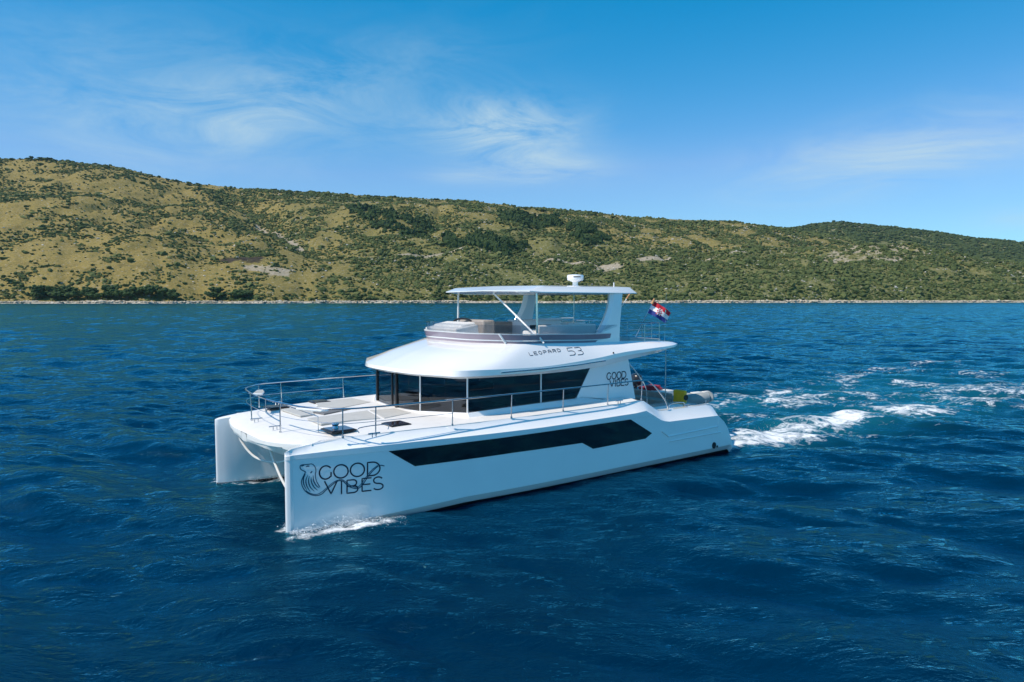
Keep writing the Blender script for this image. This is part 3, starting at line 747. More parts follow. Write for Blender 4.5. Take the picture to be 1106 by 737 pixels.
def sub_y(poly_lo, poly_hi, xs, off, mb):
    """glass panel on the port side between two (X,z) lines"""
    o_ = []; 
    for X in xs:
        zl, zh = lerp(poly_lo, X), lerp(poly_hi, X)
        if zh - zl < .004: zh = zl + .004
        o_.append([surf(X, zl, -.02), surf(X, zl, off), surf(X, zh, off), surf(X, zh, -.02)])
    mb.loft(o_)
SEAL = {'head': [(15.642, 1.602), (15.698, 1.601), (15.783, 1.603), (15.821, 1.573), (15.812, 1.506), (15.757, 1.46), (15.71, 1.429), (15.725, 1.376), (15.769, 1.29), (15.799, 1.192), (15.773, 1.069), (15.709, 0.96), (15.615, 0.879), (15.483, 0.828), (15.348, 0.847), (15.23, 0.945), (15.112, 1.033), (14.993, 1.112), (14.864, 1.118), (14.755, 1.012), (14.636, 0.919), (14.474, 0.884), (14.37, 0.966), (14.265, 1.1), (14.139, 1.253), (13.99, 1.372), (13.906, 1.394), (13.825, 1.369)],
 'body': [(15.699, 0.969), (15.606, 0.898), (15.473, 0.856), (15.357, 0.889), (15.23, 0.982), (15.091, 1.088), (14.963, 1.144), (14.854, 1.143), (14.74, 1.04), (14.62, .95), (14.49, .915), (14.39, 1.0), (14.28, 1.14), (14.15, 1.29), (13.99, 1.40)],
 'back': [(15.642, 1.599), (15.556, 1.601), (15.491, 1.533), (15.469, 1.44), (15.483, 1.32), (15.458, 1.175), (15.384, 1.024)],
 'fur1': [(15.702, 1.384), (15.751, 1.268), (15.744, 1.126), (15.68, 0.977)], 'fur2': [(15.655, 1.338), (15.699, 1.222), (15.678, 1.078), (15.605, 0.938)],
 'fur3': [(15.618, 1.314), (15.639, 1.195), (15.603, 1.049), (15.51, 0.937)], 'fur4': [(15.58, 1.29), (15.573, 1.168), (15.518, 1.04), (15.433, 0.948)],
 'fur5': [(15.532, 1.325), (15.525, 1.203), (15.469, 1.075), (15.394, 0.995)], 'eye': [(15.68, 1.553), (15.65, 1.562), (15.624, 1.553)], 'spot': [(15.559, 1.419), (15.588, 1.388)], 'nose': [(15.785, 1.575), (15.74, 1.587)]}
QUAD = {'G': [(15.385, 1.527), (15.095, 1.52), (15.1, 1.196), (15.39, 1.205)], 'O': [(15.052, 1.522), (14.715, 1.505), (14.715, 1.180), (15.057, 1.197)], 'O2': [(14.658, 1.515), (14.318, 1.505), (14.318, 1.172), (14.663, 1.188)], 'D': [(14.24, 1.498), (13.93, 1.49), (13.934, 1.161), (14.244, 1.164)],
 'V': [(15.27, 1.144), (14.973, 1.136), (14.977, 0.822), (15.275, 0.830)], 'I': [(14.894, 1.111), (14.858, 1.109), (14.862, 0.798), (14.898, 0.798)], 'B': [(14.744, 1.114), (14.481, 1.108), (14.485, 0.792), (14.748, 0.794)], 'E': [(14.379, 1.113), (14.157, 1.108), (14.161, 0.793), (14.383, 0.796)], 'S': [(14.103, 1.112), (13.856, 1.103), (13.859, 0.786), (14.106, 0.796)]}
for sg in (1, -1):
    mb = MB().loft(hull_rings(sg)); hull = mb.build('hull', M['gel'], yacht, angle=28)
    # dark antifouling below the waterline band
    rr = [[(p[0], p[1] * 1.0 + (math.copysign(.006, p[1] - sg * 2.9)), p[2] - .0) for p in r_[10:15]] for r_ in hull_rings(sg)]
    b_ = MB().loft([[(x, y, z - .004) for x, y, z in q] for q in rr], closed=False, cap0=False, cap1=False).build('antifouling', M['antifoul'], hull)
    def fl(fn): return (lambda X, z: (lambda p: (p[0], sg * p[1], p[2]))(fn(X, z)))
    m_ = MB(); o_ = []
    lo = [(4.42, 1.17), (4.73, 1.03), (7.05, 1.0), (7.50, 1.235), (10, 1.27), (13.02, 1.27), (13.70, 1.72)]
    hi = [(4.42, 1.175), (5.42, 1.725), (8, 1.733), (13.70, 1.728)]
    for X in sorted(set([4.42, 4.55, 4.73, 5.0, 5.2, 5.42, 5.8, 6.5, 7.05, 7.2, 7.35, 7.5, 13.02, 13.2, 13.4, 13.6, 13.70] + [round(v, 2) for v in np.arange(8, 13, .4)])):
        zl, zh = lerp(lo, X), max(lerp(hi, X), lerp(lo, X) + .003)
        o_.append([fl(surf)(X, zl) if False else (X, sg * (side(X) - .02), zl), (X, sg * (side(X) + .009), zl), (X, sg * (side(X) + .009), zh), (X, sg * (side(X) - .02), zh)])
    m_.loft(o_).build('hull_window', M['black_glass'], hull, angle=25)
    # moulded panel on the stern quarter
    pl = MB()
    for a, b in (((3.62, .97), (.95, 1.02)), ((3.55, .80), (.80, .80)), ((3.62, .97), (3.95, 1.18)), ((.95, 1.18), (.98, .80))):
        n = 12; o_ = []
        for i in range(n + 1):
            X = a[0] + (b[0] - a[0]) * i / n; z = a[1] + (b[1] - a[1]) * i / n
            if abs(a[0] - b[0]) > .1: o_.append([(X, sg * (side(X) - .01), z + .03), (X, sg * (side(X) + .04), z), (X, sg * (side(X) - .01), z - .035)])
            else: o_.append([(X - .02, sg * (side(X) - .01), z), (X, sg * (side(X) + .014), z), (X + .02, sg * (side(X) - .01), z)])
        pl.loft(o_)
    pl.build('moulded_ledge', M['gel'], hull)
    ex = MB(); 
    for X, z, r_ in ((1.16, .36, .10), (.98, .30, .035)):
        ex.loft([[(X + r_ * math.cos(q), sg * (side(X) + d_), z + r_ * 1.15 * math.sin(q)) for q in np.linspace(0, 2 * math.pi, 17)[:-1]] for d_ in (-.02, .02)])
    ex.build('exhaust_outlet', M['black'], hull)
    # rubbing step low at the transom
    MB().box((.02, sg * 2.95, .52), (.5, 1.5, .08)).build('transom_step', M['gel'], hull, bevel=.03)
    if sg == 1:
        mb = MB()
        for ch, k in (('G', 'G'), ('O', 'O'), ('O', 'O2'), ('D', 'D'), ('V', 'V'), ('I', 'I'), ('B', 'B'), ('E', 'E'), ('S', 'S')):
            letter(mb, ch, QUAD[k], .034 if k in ('G', 'O', 'O2', 'D') else .032, surf)
        mb.build('name_lettering', M['navy'], hull)
        mb = MB()
        for k, pts in SEAL.items():
            sp = [(p.x, p.y) for p in smooth_path([(a, b, 0) for a, b in pts], 5)]
            stroke(mb, sp, {'head': .022, 'body': .016, 'back': .018}.get(k, .026), lambda X, z: surf(X, z, .009), taper=(.8 if k.startswith('fur') else None))
        mb.build('seal_emblem', M['teal'], hull)

# ---- deck between the hulls, with its underside
def hw(X):
    if X <= 15.2: return side(X) - .33 - (.0 if X < 14 else .05 * (X - 14))
    return lerp([(15.2, side(15.2) - .39), (15.5, 2.93), (15.75, 2.62), (15.95, 2.2), (16.08, 1.6), (16.16, .9), (16.2, .25)], X)
xs = [4.72, 5.5, 7, 9, 11, 12, 13, 14, 14.6, 15.2, 15.5, 15.75, 15.95, 16.08, 16.16, 16.2]
rings = []
UZ = [(4.7, 1.0), (13.2, 1.0), (14.3, 1.12), (15.2, 1.42), (15.9, 1.68), (16.2, 1.80)]
for X in xs:
    W = hw(X); zt = lerp(ZT, X); zc = zt + lerp([(0, .05), (14, .05), (16.2, .03)], X); zu = lerp(UZ, X)
    e = min(.35, W * .4); Wi = min(W - .02, lerp([(0, 2.1), (14, 2.2), (15.2, 2.6), (16.2, 3)], X))
    half = [(W, zt + .004), (W - e, zc), (W * .35, zc + .01)]
    und = [(W - .0, zt - .09), (Wi, zu + .18), (Wi * .8, zu), (Wi * .3, zu - .05)]
    rings.append([(X, y, z) for y, z in half] + [(X, -y, z) for y, z in half[::-1]] + [(X, -y, z) for y, z in und] + [(X, y, z) for y, z in und[::-1]])
deck = MB().loft(rings).build('deck', M['gel_matt'], yacht, angle=30)
DZ = 2.215
def decal(poly, z0, z1, name, m, parent, bevel=0): return MB().prism(poly, z0, z1).build(name, m, parent, bevel=bevel)
decal([(14.55, .25), (14.02, .22), (12.62, .02), (12.95, 1.5), (13.75, 1.32), (14.6, 1.35)], DZ - .03, DZ + .014, 'deck_pad', M['nonskid'], deck, .004)
decal([(11.78, .17), (11.8, 1.2), (12.85, 1.55), (12.55, .05)], DZ - .03, DZ + .014, 'deck_pad', M['nonskid'], deck, .004)
decal([(13.15, -2.65), (11.85, -2.7), (11.75, -1.5), (13.05, -.9), (14.0, -.75), (13.4, -1.8)], DZ - .03, DZ + .014, 'deck_pad', M['nonskid'], deck, .004)
decal([(14.55, -1.8), (13.75, -1.95), (14.1, -.3), (14.55, -.25)], DZ - .03, DZ + .010, 'deck_pad', M['nonskid'], deck, .004)
decal([(14.0, -.66), (13.05, -.86), (12.78, -.55), (13.9, -.12)], DZ - .03, DZ + .02, 'recess_shade', M['slot_shade'], deck, .004)  # flat dark strip painting the shade of a recess that is not cut
for x, y, s_ in ((14.55, 2.35, .62), (14.50, -2.35, .55), (13.0, 2.52, .52), (13.0, -2.62, .5)):
    h_ = MB().box((x, y, DZ + .012), (s_, s_, .05)).build('deck_hatch', M['hatch'], deck, bevel=.02)
    MB().box((x, y, DZ + .0), (s_ + .07, s_ + .07, .04)).build('hatch_frame', M['black'], h_, bevel=.015)
wl = MB(); wl.loft([[(14.62 + r_ * math.cos(q), 2.30 + r_ * math.sin(q), z) for q in np.linspace(0, 6.283, 13)[:-1]] for r_, z in ((.10, DZ + .03), (.07, DZ + .10), (.10, DZ + .14), (.09, DZ + .17))]); wl.build('windlass', M['steel'], deck)
for x, y in ((15.62, .75), (15.62, -.75), (14.1, 3.42), (5.6, 3.5), (14.1, -3.42), (2.2, 3.45)):
    zc = lerp(ZT, x) + (.06 if abs(y) < 3 else .01)
    c = MB(); c.tube([(x - .16, y, zc + .09), (x + .16, y, zc + .09)], .017); c.tube([(x - .05, y, zc - .01), (x - .05, y, zc + .09)], .013); c.tube([(x + .05, y, zc - .01), (x + .05, y, zc + .09)], .013); c.build('deck_cleat', M['steel'], yacht)
# spare handrail lying low on the port foredeck
gr = MB(); gr.tube(smooth_path([(14.35, 3.1, DZ + .0), (14.32, 3.08, DZ + .12), (13.6, 3.1, DZ + .13), (13.55, 3.1, DZ)], 5), .012); gr.build('toe_rail', M['steel'], yacht)

# ---- saloon
BZ = [(4, 2.2), (10.8, 2.36), (11.6, 2.22)]
WP = [(10.85, -2.7), (11.5, -1.5), (11.62, 0), (11.5, 1.2), (10.85, 2.7)]     # front windows, starboard to port
TOPZ = 3.42
base = MB()
ring = [(4.1, 2.80), (6.5, 2.84), (9.5, 2.84), (10.9, 2.78), (11.58, 1.26), (11.7, 0), (11.58, -1.56), (10.9, -2.78), (9.5, -2.84), (6.5, -2.84), (4.1, -2.80)]
zb_ = [2.0, 2.40, 2.37, 2.33, 2.26, 2.2, 2.26, 2.33, 2.37, 2.40, 2.0]
# lower coaming under the windows, leaning out a little
n = len(ring)
out = [(x + (.10 if i in (4, 5, 6) else 0), y + (.16 if y > 2 else -.16 if y < -2 else 0), 2.10) for i, (x, y) in enumerate(ring)]
mid = [(x, y, z) for (x, y), z in zip(ring, zb_)]
inn = [(x - (.06 if i in (3, 4, 5, 6, 7) else 0), y * .975, z) for i, ((x, y), z) in enumerate(zip(ring, zb_))]
inl = [(x, y, 2.1) for x, y, z in inn]
base.loft([out, mid, inn, inl], closed=False, cap0=False, cap1=False)
base = base.build('saloon_coaming', M['gel'], yacht, angle=35)
# wing panels with the name, and the solid aft corner
for sg in (1, -1):
    w = MB(); y0 = sg * 2.74; y1 = sg * 2.66
    pl = [(6.78, 2.30), (6.02, 3.50), (4.42, 3.62), (4.02, 2.14), (6.75, 2.16)]
    w.loft([[(x, y0, z) for x, z in pl], [(x, y1, z) for x, z in pl]]); wg = w.build('wing_panel', M['gel'], yacht, bevel=.012)
    # windows: glass sheets and posts
    def pane(pts, name='saloon_window'):
        a = MB(); nrm = (Vector(pts[1]) - Vector(pts[0])).cross(Vector(pts[-1]) - Vector(pts[0])).normalized() * .008
        a.loft([[Vector(p) - nrm for p in pts], [Vector(p) + nrm for p in pts]]); return a.build(name, M['cabin_glass'], yacht)
    Y = sg * 2.72
    pane([(10.83, Y, 2.36), (8.22, Y, 2.38), (8.22, Y, TOPZ), (10.83, Y, TOPZ)])
    pane([(8.18, Y, 2.38), (6.72, Y, 2.42), (6.06, Y, 3.45), (8.18, Y, TOPZ + .02)])
    for x, zlow in ((8.2, 2.37),): MB().box((x, sg * 2.745, (zlow + 3.42) / 2), (.034, .04, 3.42 - zlow))  .build('window_post', M['alu_white'], yacht, bevel=.006)
    if sg == 1:
        mb = MB(); fn = lambda X, z: (X, 2.748, z)
        for i, ch in enumerate('GOOD'):
            x0 = 5.40 - i * .235; z0 = 2.885 - 0 * i; letter(mb, ch, [(x0, z0 + .22), (x0 - .19, z0 + .22), (x0 - .19, z0), (x0, z0)], .034, fn)
        for i, (ch, ww) in enumerate(zip('VIBES', (.19, .03, .15, .14, .15))):
            x0 = 5.26 - [0, .245, .33, .53, .71][i]; letter(mb, ch, [(x0, 2.85), (x0 - ww, 2.85), (x0 - ww, 2.64), (x0, 2.64)], .034, fn)
        mb.build('name_lettering', M['navy'], wg)
for i in range(4):
    (x0, y0), (x1, y1) = WP[i], WP[i + 1]
    a = MB(); zl = 2.24
    t = Vector((x1 - x0, y1 - y0, 0)).normalized(); nn = Vector((t.y, -t.x, 0)) * .008; p0 = Vector((x0, y0, 0)) + t * .03; p1 = Vector((x1, y1, 0)) - t * .03
    q = [p0 + Vector((0, 0, zl)), p1 + Vector((0, 0, zl)), p1 + Vector((0, 0, TOPZ)), p0 + Vector((0, 0, TOPZ))]
    a.loft([[v - nn for v in q], [v + nn for v in q]]); a.build('saloon_window', M['cabin_glass'], yacht)
for (x, y), mname, w_ in zip(WP, ('black', 'black', 'black', 'alu_white', 'alu_white'), (.06, .09, .10, .038, .038)):
    MB().box((x, y, (2.2 + TOPZ) / 2), (w_, w_, TOPZ - 2.2)).build('window_post', M[mname], yacht, bevel=.008)
MB().box((11.585, -.32, (2.2 + TOPZ) / 2), (.09, .07, TOPZ - 2.2)).build('door_post', M['black'], yacht, bevel=.008)
# inside
ins = MB().box((8.2, 0, 1.5), (6.6, 5.2, .06)).build('saloon_floor', M['floor'], yacht)
MB().box((5.0, 0, 2.45), (.08, 5.3, 1.95)).box((4.98, 0, 3.3), (.1, 5.3, .2)).build('aft_bulkhead', M['gel'], yacht)
sf = MB().box((7.6, 1.7, 1.85), (2.6, 1.3, .6)).box((7.6, 2.3, 2.25), (2.6, .25, .5)).build('saloon_sofa', M['taupe'], yacht, bevel=.06)
MB().box((9.7, 1.9, 1.95), (1.0, 1.0, .85)).build('galley_counter', M['wood'], yacht, bevel=.02)
MB().box((8.0, -2.1, 2.0), (2.6, .7, .95)).build('galley_counter', M['wood'], yacht, bevel=.02)
MB().box((10.6, -.8, 2.0), (.5, 1.3, .95)).box((10.75, -.8, 2.5), (.12, .9, .2)).build('helm_console', M['black'], yacht, bevel=.03)

# ---- saloon roof and flybridge moulding
RNG = {
 'u': [(11.4, 0, 3.40), (11.3, 1.1, 3.40), (11.0, 1.9, 3.40), (10.4, 2.5, 3.39), (8.4, 2.62, 3.36), (6.24, 2.62, 3.44), (4.9, 2.6, 3.58), (2.6, 2.4, 3.80), (2.5, 0, 3.80)],
 'a': [(11.98, 0, 3.335), (11.85, 1.25, 3.33), (11.45, 2.2, 3.32), (10.88, 2.78, 3.30), (8.4, 2.86, 3.27), (6.24, 2.86, 3.33), (4.8, 2.82, 3.47), (2.25, 2.62, 3.78), (2.15, 0, 3.78)],
 'b': [(12.10, 0, 3.40), (11.96, 1.32, 3.39), (11.5, 2.33, 3.38), (10.93, 2.94, 3.37), (8.4, 3.01, 3.36), (6.24, 3.01, 3.50), (4.8, 2.99, 3.66), (1.92, 2.76, 3.87), (1.8, 0, 3.87)],
 'c': [(12.08, 0, 3.50), (11.94, 1.31, 3.49), (11.47, 2.32, 3.52), (10.88, 2.93, 3.54), (8.4, 3.0, 3.50), (6.24, 3.0, 3.63), (4.8, 2.98, 3.78), (1.90, 2.75, 3.93), (1.78, 0, 3.94)],
 'd': [(11.22, 0, 3.85), (11.10, 1.2, 3.84), (10.70, 2.15, 3.82), (9.9, 2.80, 3.74), (8.4, 2.80, 3.82), (6.24, 2.82, 3.88), (4.8, 2.80, 3.94), (2.05, 2.66, 3.99), (1.93, 0, 3.99)],
 'e': [(9.95, 0, 4.20), (9.85, 1.2, 4.19), (9.45, 1.95, 4.185), (8.8, 2.42, 4.165), (7.6, 2.56, 4.145), (6.2, 2.58, 4.11), (4.8, 2.52, 4.10), (2.35, 2.45, 4.03), (2.2, 0, 4.03)],
 'f': [(9.80, 0, 4.21), (9.70, 1.15, 4.20), (9.33, 1.86, 4.195), (8.7, 2.26, 4.185), (7.6, 2.40, 4.175), (6.2, 2.42, 4.14), (4.8, 2.42, 4.11), (2.45, 2.35, 4.04), (2.3, 0, 4.04)],
}
def full(half, n=5):
    p = smooth_path(half, n)                                 # bow centre -> port -> aft centre
    return [tuple(v) for v in p] + [(v.x, -v.y, v.z) for v in p[1:-1][::-1]]
rings = [full(RNG[k]) for k in 'uabcdef']
roof = MB().loft(rings).build('flybridge_moulding', M['gel'], yacht, angle=24)
from mathutils.bvhtree import BVHTree
roof_bvh = BVHTree.FromPolygons([tuple(v.co) for v in roof.data.vertices], [tuple(p.vertices) for p in roof.data.polygons])
def roof_side(X, z):
    """point on the port side of the moulding, found by looking in from abeam"""
    hit, nrm, _, _ = roof_bvh.ray_cast(Vector((X, 6.0, z)), Vector((0, -1, 0)))
    if hit is None: return (X, 2.6, z)
    return tuple(hit + nrm * .006) if nrm.y > 0 else tuple(hit - nrm * .006)
mb = MB()
for i, ch in enumerate('LEOPARD'):
    x0 = 8.66 - i * .187; z0 = 3.835 + .010 * i; letter(mb, ch, [(x0, z0 + .085), (x0 - .115, z0 + .087), (x0 - .115, z0 + .002), (x0, z0)], .017, roof_side)
mb.build('model_lettering', M['navy'], roof)
mb = MB()
for i, ch in enumerate('53'):
    x0 = 7.14 - i * .33; letter(mb, ch, [(x0, 3.99), (x0 - .25, 3.995), (x0 - .25, 3.78), (x0, 3.775)], .017, roof_side)
mb.build('model_number', M['navy'], roof)
# handrail strip along the roof edge
for sg in (1, -1):
    t_ = MB(); t_.tube([(x, sg * 3.03, z) for x, z in ((9.9, 3.425), (8.2, 3.44), (7, 3.475), (5.75, 3.55))], .022); t_.build('roof_grab_rail', M['steel'], roof)
    MB().box((5.35, sg * 2.985, 3.78), (.05, .03, .05)).build('navigation_light', M['black'], roof, bevel=.01)
# under-roof dark reveal
full_s = full([(x - .12 if x > 9 else x, max(0, y - .12), z) for x, y, z in RNG['u']])

# ---- flybridge
def band(za, zb_, lean, x_aft, name, m, inset=0.0, th=.02):
    """curved screen round the front and sides of the flybridge"""
    E_ = RNG['e']; p = [v for v in smooth_path([(x - .06 - inset, max(0, y - .05 - inset), z) for x, y, z in E_[:7]], 7) if v.x > x_aft]
    path = [(v.x, -v.y, v.z) for v in p[::-1]][:-1] + [tuple(v) for v in p]
    rings = []
    for x, y, z in path:
        o = Vector((max(0, x - 8.2) * .9, y * .55, 0)); o = o.normalized() if o.length > 0 else Vector((0, 1, 0))
        a = Vector((x, y, z + za)) + o * lean * za; b = Vector((x, y, z + zb_)) + o * lean * zb_
        rings.append([a, b, b - o * th, a - o * th])
    return MB().loft(rings).build(name, m, yacht, angle=30)
band(-.02, .07, .25, 4.9, 'screen_base', M['mauve'])
band(.075, .105, .3, 4.9, 'screen_moulding', M['gel'], 0.0, .05)
band(.11, .27, .3, 4.9, 'coaming_screen', M['mauve'])
band(.275, .30, .3, 4.9, 'coaming_cap', M['alu_white'], 0.0, .06)
band(.30, .56, .12, 4.6, 'flybridge_windscreen', M['clear_glass'], .03, .012)
for X, dz in ((9.2, 0), (8.02, 0)):
    y = np.interp(X, [8.0, 8.8, 9.45], [2.5, 2.42, 2.0])
    MB().tube([(X + .12, y - .02, 4.47), (X - .06, y + .06, 4.19)], .032, n=6).build('screen_bracket', M['alu_white'], yacht)
MB().box((5.8, 0, 4.07), (7.0, 4.6, .06)).build('flybridge_floor', M['nonskid'], yacht)
MB().box((9.05, -.9, 4.42), (.9, 1.9, .42), ry=R(8)).box((8.95, -.9, 4.66), (.6, 1.7, .10), ry=R(10)).build('forward_sunpad', M['cush'], yacht, bevel=.05)
MB().box((7.9, -1.1, 4.50), (.5, 1.5, .60)).build('helm_console', M['taupe'], yacht, bevel=.06)
MB().tube(smooth_path([(8.5, -1.9, 4.55), (8.35, -1.7, 4.80), (8.15, -1.2, 4.80), (8.05, -.6, 4.5)], 5), .035).build('console_brow', M['black'], yacht)
s_ = MB().box((6.6, 1.75, 4.30), (2.5, .75, .42)).box((6.6, 2.12, 4.50), (2.5, .16, .40)).build('flybridge_sofa', M['cush'], yacht, bevel=.05)
MB().box((6.75, -1.75, 4.38), (1.3, .8, .62)).build('flybridge_sofa', M['taupe'], yacht, bevel=.05)
cab = MB().box((5.2, -1.2, 4.40), (1.9, .75, .62)).build('wet_bar', M['gel'], yacht, bevel=.02)
MB().box((5.25, -.815, 4.50), (1.0, .03, .14)).build('grill_vent', M['black'], cab)
MB().box((5.2, -1.2, 4.73), (1.95, .8, .05)).build('bar_top', M['gel_matt'], cab, bevel=.01)
MB().box((3.6, -1.0, 4.36), (.9, .7, .55)).build('wet_bar', M['gel'], yacht, bevel=.03)

# hardtop
def plate(half, name, m, parent, angle=30):
    rings = [[(x, y, z) for x, y, z in r_] + [(x, -y, z) for x, y, z in r_[::-1]] for r_ in half]
    return MB().loft(rings).build(name, m, parent, angle=angle)
ht = plate([
 [(8.05, 0, 5.70), (8.0, 2.2, 5.69), (6, 2.32, 5.69), (4.15, 2.3, 5.69), (3.95, 0, 5.69)],
 [(8.42, 0, 5.775), (8.34, 2.38, 5.745), (7.95, 2.47, 5.715), (3.72, 2.47, 5.70), (3.60, 0, 5.70)],
 [(8.42, 0, 5.80), (8.34, 2.38, 5.77), (7.95, 2.47, 5.74), (3.72, 2.47, 5.72), (3.60, 0, 5.72)],
 [(8.05, 0, 5.93), (7.98, 2.3, 5.90), (7.7, 2.36, 5.905), (3.98, 2.36, 5.915), (3.9, 0, 5.95)],
 [(7.8, 0, 5.955), (7.7, 1.8, 5.94), (7.4, 1.9, 5.95), (4.3, 1.9, 5.955), (4.2, 0, 5.97)]], 'hardtop', M['gel'], yacht)
MB().box((6.0, 0, 5.672), (3.6, 4.2, .02)).build('roof_lining', M['underside'], ht)
MB().box((6.2, .9, 5.655), (.9, .8, .04)).build('ceiling_panel', M['black'], ht, bevel=.01)
# raked aft legs of the hardtop
for sg in (1, -1):
    prof = [(5.70, 4.78, 4.28), (5.45, 4.82, 4.32), (5.15, 4.92, 4.37), (4.85, 5.09, 4.42), (4.6, 5.27, 4.46), (4.35, 5.50, 4.49), (4.08, 5.74, 4.50)]
    a = MB(); rings = []
    for z, xf, xa in prof:
        y = sg * lerp([(4.0, 2.44), (5.7, 2.33)], z); t = .20; xf += .08
        rings.append([(xf, y - sg * .02, z), (xf - .10, y + sg * t * .5, z), (xa + .1, y + sg * t * .5, z), (xa, y, z), (xa + .08, y - sg * t, z), (xf - .10, y - sg * t, z)])
    a.loft(rings).build('hardtop_leg', M['gel'], yacht, angle=35)
    MB().tube([(7.93, sg * 2.2, 5.70), (7.93, sg * 2.24, 4.25)], .034).build('hardtop_post', M['steel'] if sg == 1 else M['alu_white'], yacht)
MB().tube([(8.08, .15, 5.70), (7.98, 2.62, 4.17)], .028).build('diagonal_brace', M['alu_white'], yacht)
MB().tube([(2.6, -2.1, 4.0), (4.36, 0, 4.62), (4.36, 0, 5.7)][1:], .014).build('hardtop_post', M['steel'], yacht)
MB().tube([(3.75, .7, 5.70), (2.55, .9, 5.70)], .022).tube([(3.75, -.7, 5.70), (2.65, -.7, 5.70)], .022).box((3.2, 0.1, 5.712), (.9, 1.9, .012)).build('awning_arm', M['black'], yacht)
# radar and small aerials
rb = MB(); ring_ = lambda r_, z: [(4.3 + r_ * math.cos(q), r_ * math.sin(q), z) for q in np.linspace(0, 6.2832, 21)[:-1]]
rb.loft([ring_(.27, 6.18), ring_(.30, 6.22), ring_(.305, 6.34), ring_(.285, 6.385), ring_(.12, 6.405)]); rad = rb.build('radar_dome', M['gel'], yacht, angle=50)
MB().loft([ring_(.15, 5.97), ring_(.10, 6.02), ring_(.10, 6.12), ring_(.24, 6.185)]).build('radar_mount', M['gel'], rad)
mb = MB(); mb.add([(4.3 + .310 * math.cos(q), .310 * math.sin(q), z) for q in np.linspace(R(35), R(85), 7) for z in (6.295, 6.33)], [(2 * i, 2 * i + 2, 2 * i + 3, 2 * i + 1) for i in range(6)]); mb.build('maker_stripe', M['black'], rad)
MB().tube([(4.25, 1.9, 5.92), (4.25, 1.9, 6.08)], .02).build('short_aerial', M['alu_white'], yacht)
MB().tube([(2.2, 2.42, 4.02), (2.2, 2.45, 5.05)], .007).tube([(2.2, 2.45, 5.05), (2.2, 2.45, 5.12)], .02).tube([(2.2, 2.45, 5.12), (2.2, 2.47, 5.75)], .005).build('whip_aerial', M['steel'], yacht)
# aft flybridge rail
fr = MB(); zt_ = 4.66
rail = [(4.3, 2.3), (3.2, 2.38), (2.35, 2.3), (2.25, 1.4), (2.25, 0), (2.25, -1.4), (2.35, -2.3), (3.2, -2.38), (4.3, -2.3)]
for zz, r_ in ((zt_, .015), (zt_ - .2, .006), (zt_ - .4, .006)): fr.tube([(x, y, zz) for x, y in rail], r_)
for x, y in rail[1:-1]: fr.tube([(x, y, 4.0), (x, y, zt_)], .013, n=6)
fr.tube([(2.3, 1.9, 4.0), (2.3, 1.9, zt_)], .013, n=6); fr.tube([(2.3, .7, 4.0), (2.3, .7, zt_)], .013, n=6)
fr.build('flybridge_rail', M['steel'], yacht)
MB().box((4.12, 2.36, 4.35), (.35, .02, .6)).build('side_screen', M['clear_glass'], yacht)
MB().tube([(4.2, -2.3, 4.74), (.95 + 1.3, -2.3, 4.74)], .018).build('starboard_handrail', M['alu_white'], yacht)
MB().tube([(2.22, 2.5, 1.4), (2.22, 2.5, 3.80)], .018).build('cockpit_post', M['steel'], yacht)
MB().tube([(2.22, -2.5, 1.4), (2.22, -2.5, 3.80)], .018).build('cockpit_post', M['steel'], yacht)

# ---- guard rails
RZ = 2.86
for sg in (1, -1):
    base_pts = [(4.35, 3.30, 2.2), (6.07, 3.45, 2.2), (7.95, 3.47, 2.2), (9.88, 3.46, 2.19), (11.82, 3.42, 2.18), (14.0, 3.30, 2.16), (14.78, 3.1, 2.15)]
    top = [(3.15, 3.42, 1.80), (3.35, 3.42, 2.15), (3.95, 3.38, 2.72), (4.35, 3.33, 2.84), (6.07, 3.48, RZ), (7.95, 3.50, RZ), (9.88, 3.49, RZ), (11.82, 3.45, RZ), (14.0, 3.33, RZ), (14.78, 3.12, RZ), (15.4, 2.35, RZ), (15.62, 1.25, RZ), (15.70, .35, RZ)]
    g_ = MB(); g_.tube([(x, sg * y, z) for x, y, z in smooth_path(top, 4)], .021)
    if sg == 1: pass
    w2 = [(11.82, 3.44, 2.5), (14.0, 3.32, 2.5), (14.78, 3.11, 2.5), (15.4, 2.3, 2.52), (15.66, 1.2, 2.52), (15.74, 0.0, 2.52)]
    g_.tube([(x, sg * y, z) for x, y, z in smooth_path(w2, 4)], .007)
    gr_ = g_.build('guard_rail', M['steel'], yacht)
    for x, y, z in base_pts: 
        t_ = np.interp(x, [p[0] for p in top], [p[1] for p in top]); m_ = MB().tube([(x, sg * y, z - .02), (x, sg * t_, lerp([(p[0], p[2]) for p in top], x))], .016).tube([(x, sg * y, z - .01), (x, sg * y, z + .03)], .032)
        m_.build('stanchion', M['steel'], gr_)
    MB().tube([(15.62, sg * 1.15, 2.08), (15.64, sg * 1.2, RZ)], .018).tube([(15.62, sg * 1.15, 2.07), (15.62, sg * 1.15, 2.11)], .034).build('stanchion', M['steel'], gr_)
    MB().tube([(15.66, sg * 1.25, RZ), (14.95, sg * 2.0, 2.54), (14.95, sg * 2.0, 2.10)], .013).build('pulpit_strut', M['steel'], gr_)
    st = MB().prism([(15.42, sg * 1.7), (15.05, sg * 2.45), (14.85, sg * 2.45), (14.98, sg * 1.95), (15.15, sg * 1.6)], 2.72, 2.775).build('pulpit_seat', M['gel'], yacht, bevel=.02)
    # stern rail on the quarter
    q_ = MB(); q_.tube(smooth_path([(3.0, sg * 3.35, 1.78), (2.95, sg * 3.35, 1.93), (2.3, sg * 3.37, 1.93), (2.2, sg * 3.37, 1.78)], 4), .013)
    q_.tube([(1.15, sg * 3.45, 1.74), (1.15, sg * 3.45, 1.93)], .018); q_.build('stern_handrail', M['steel'], yacht)

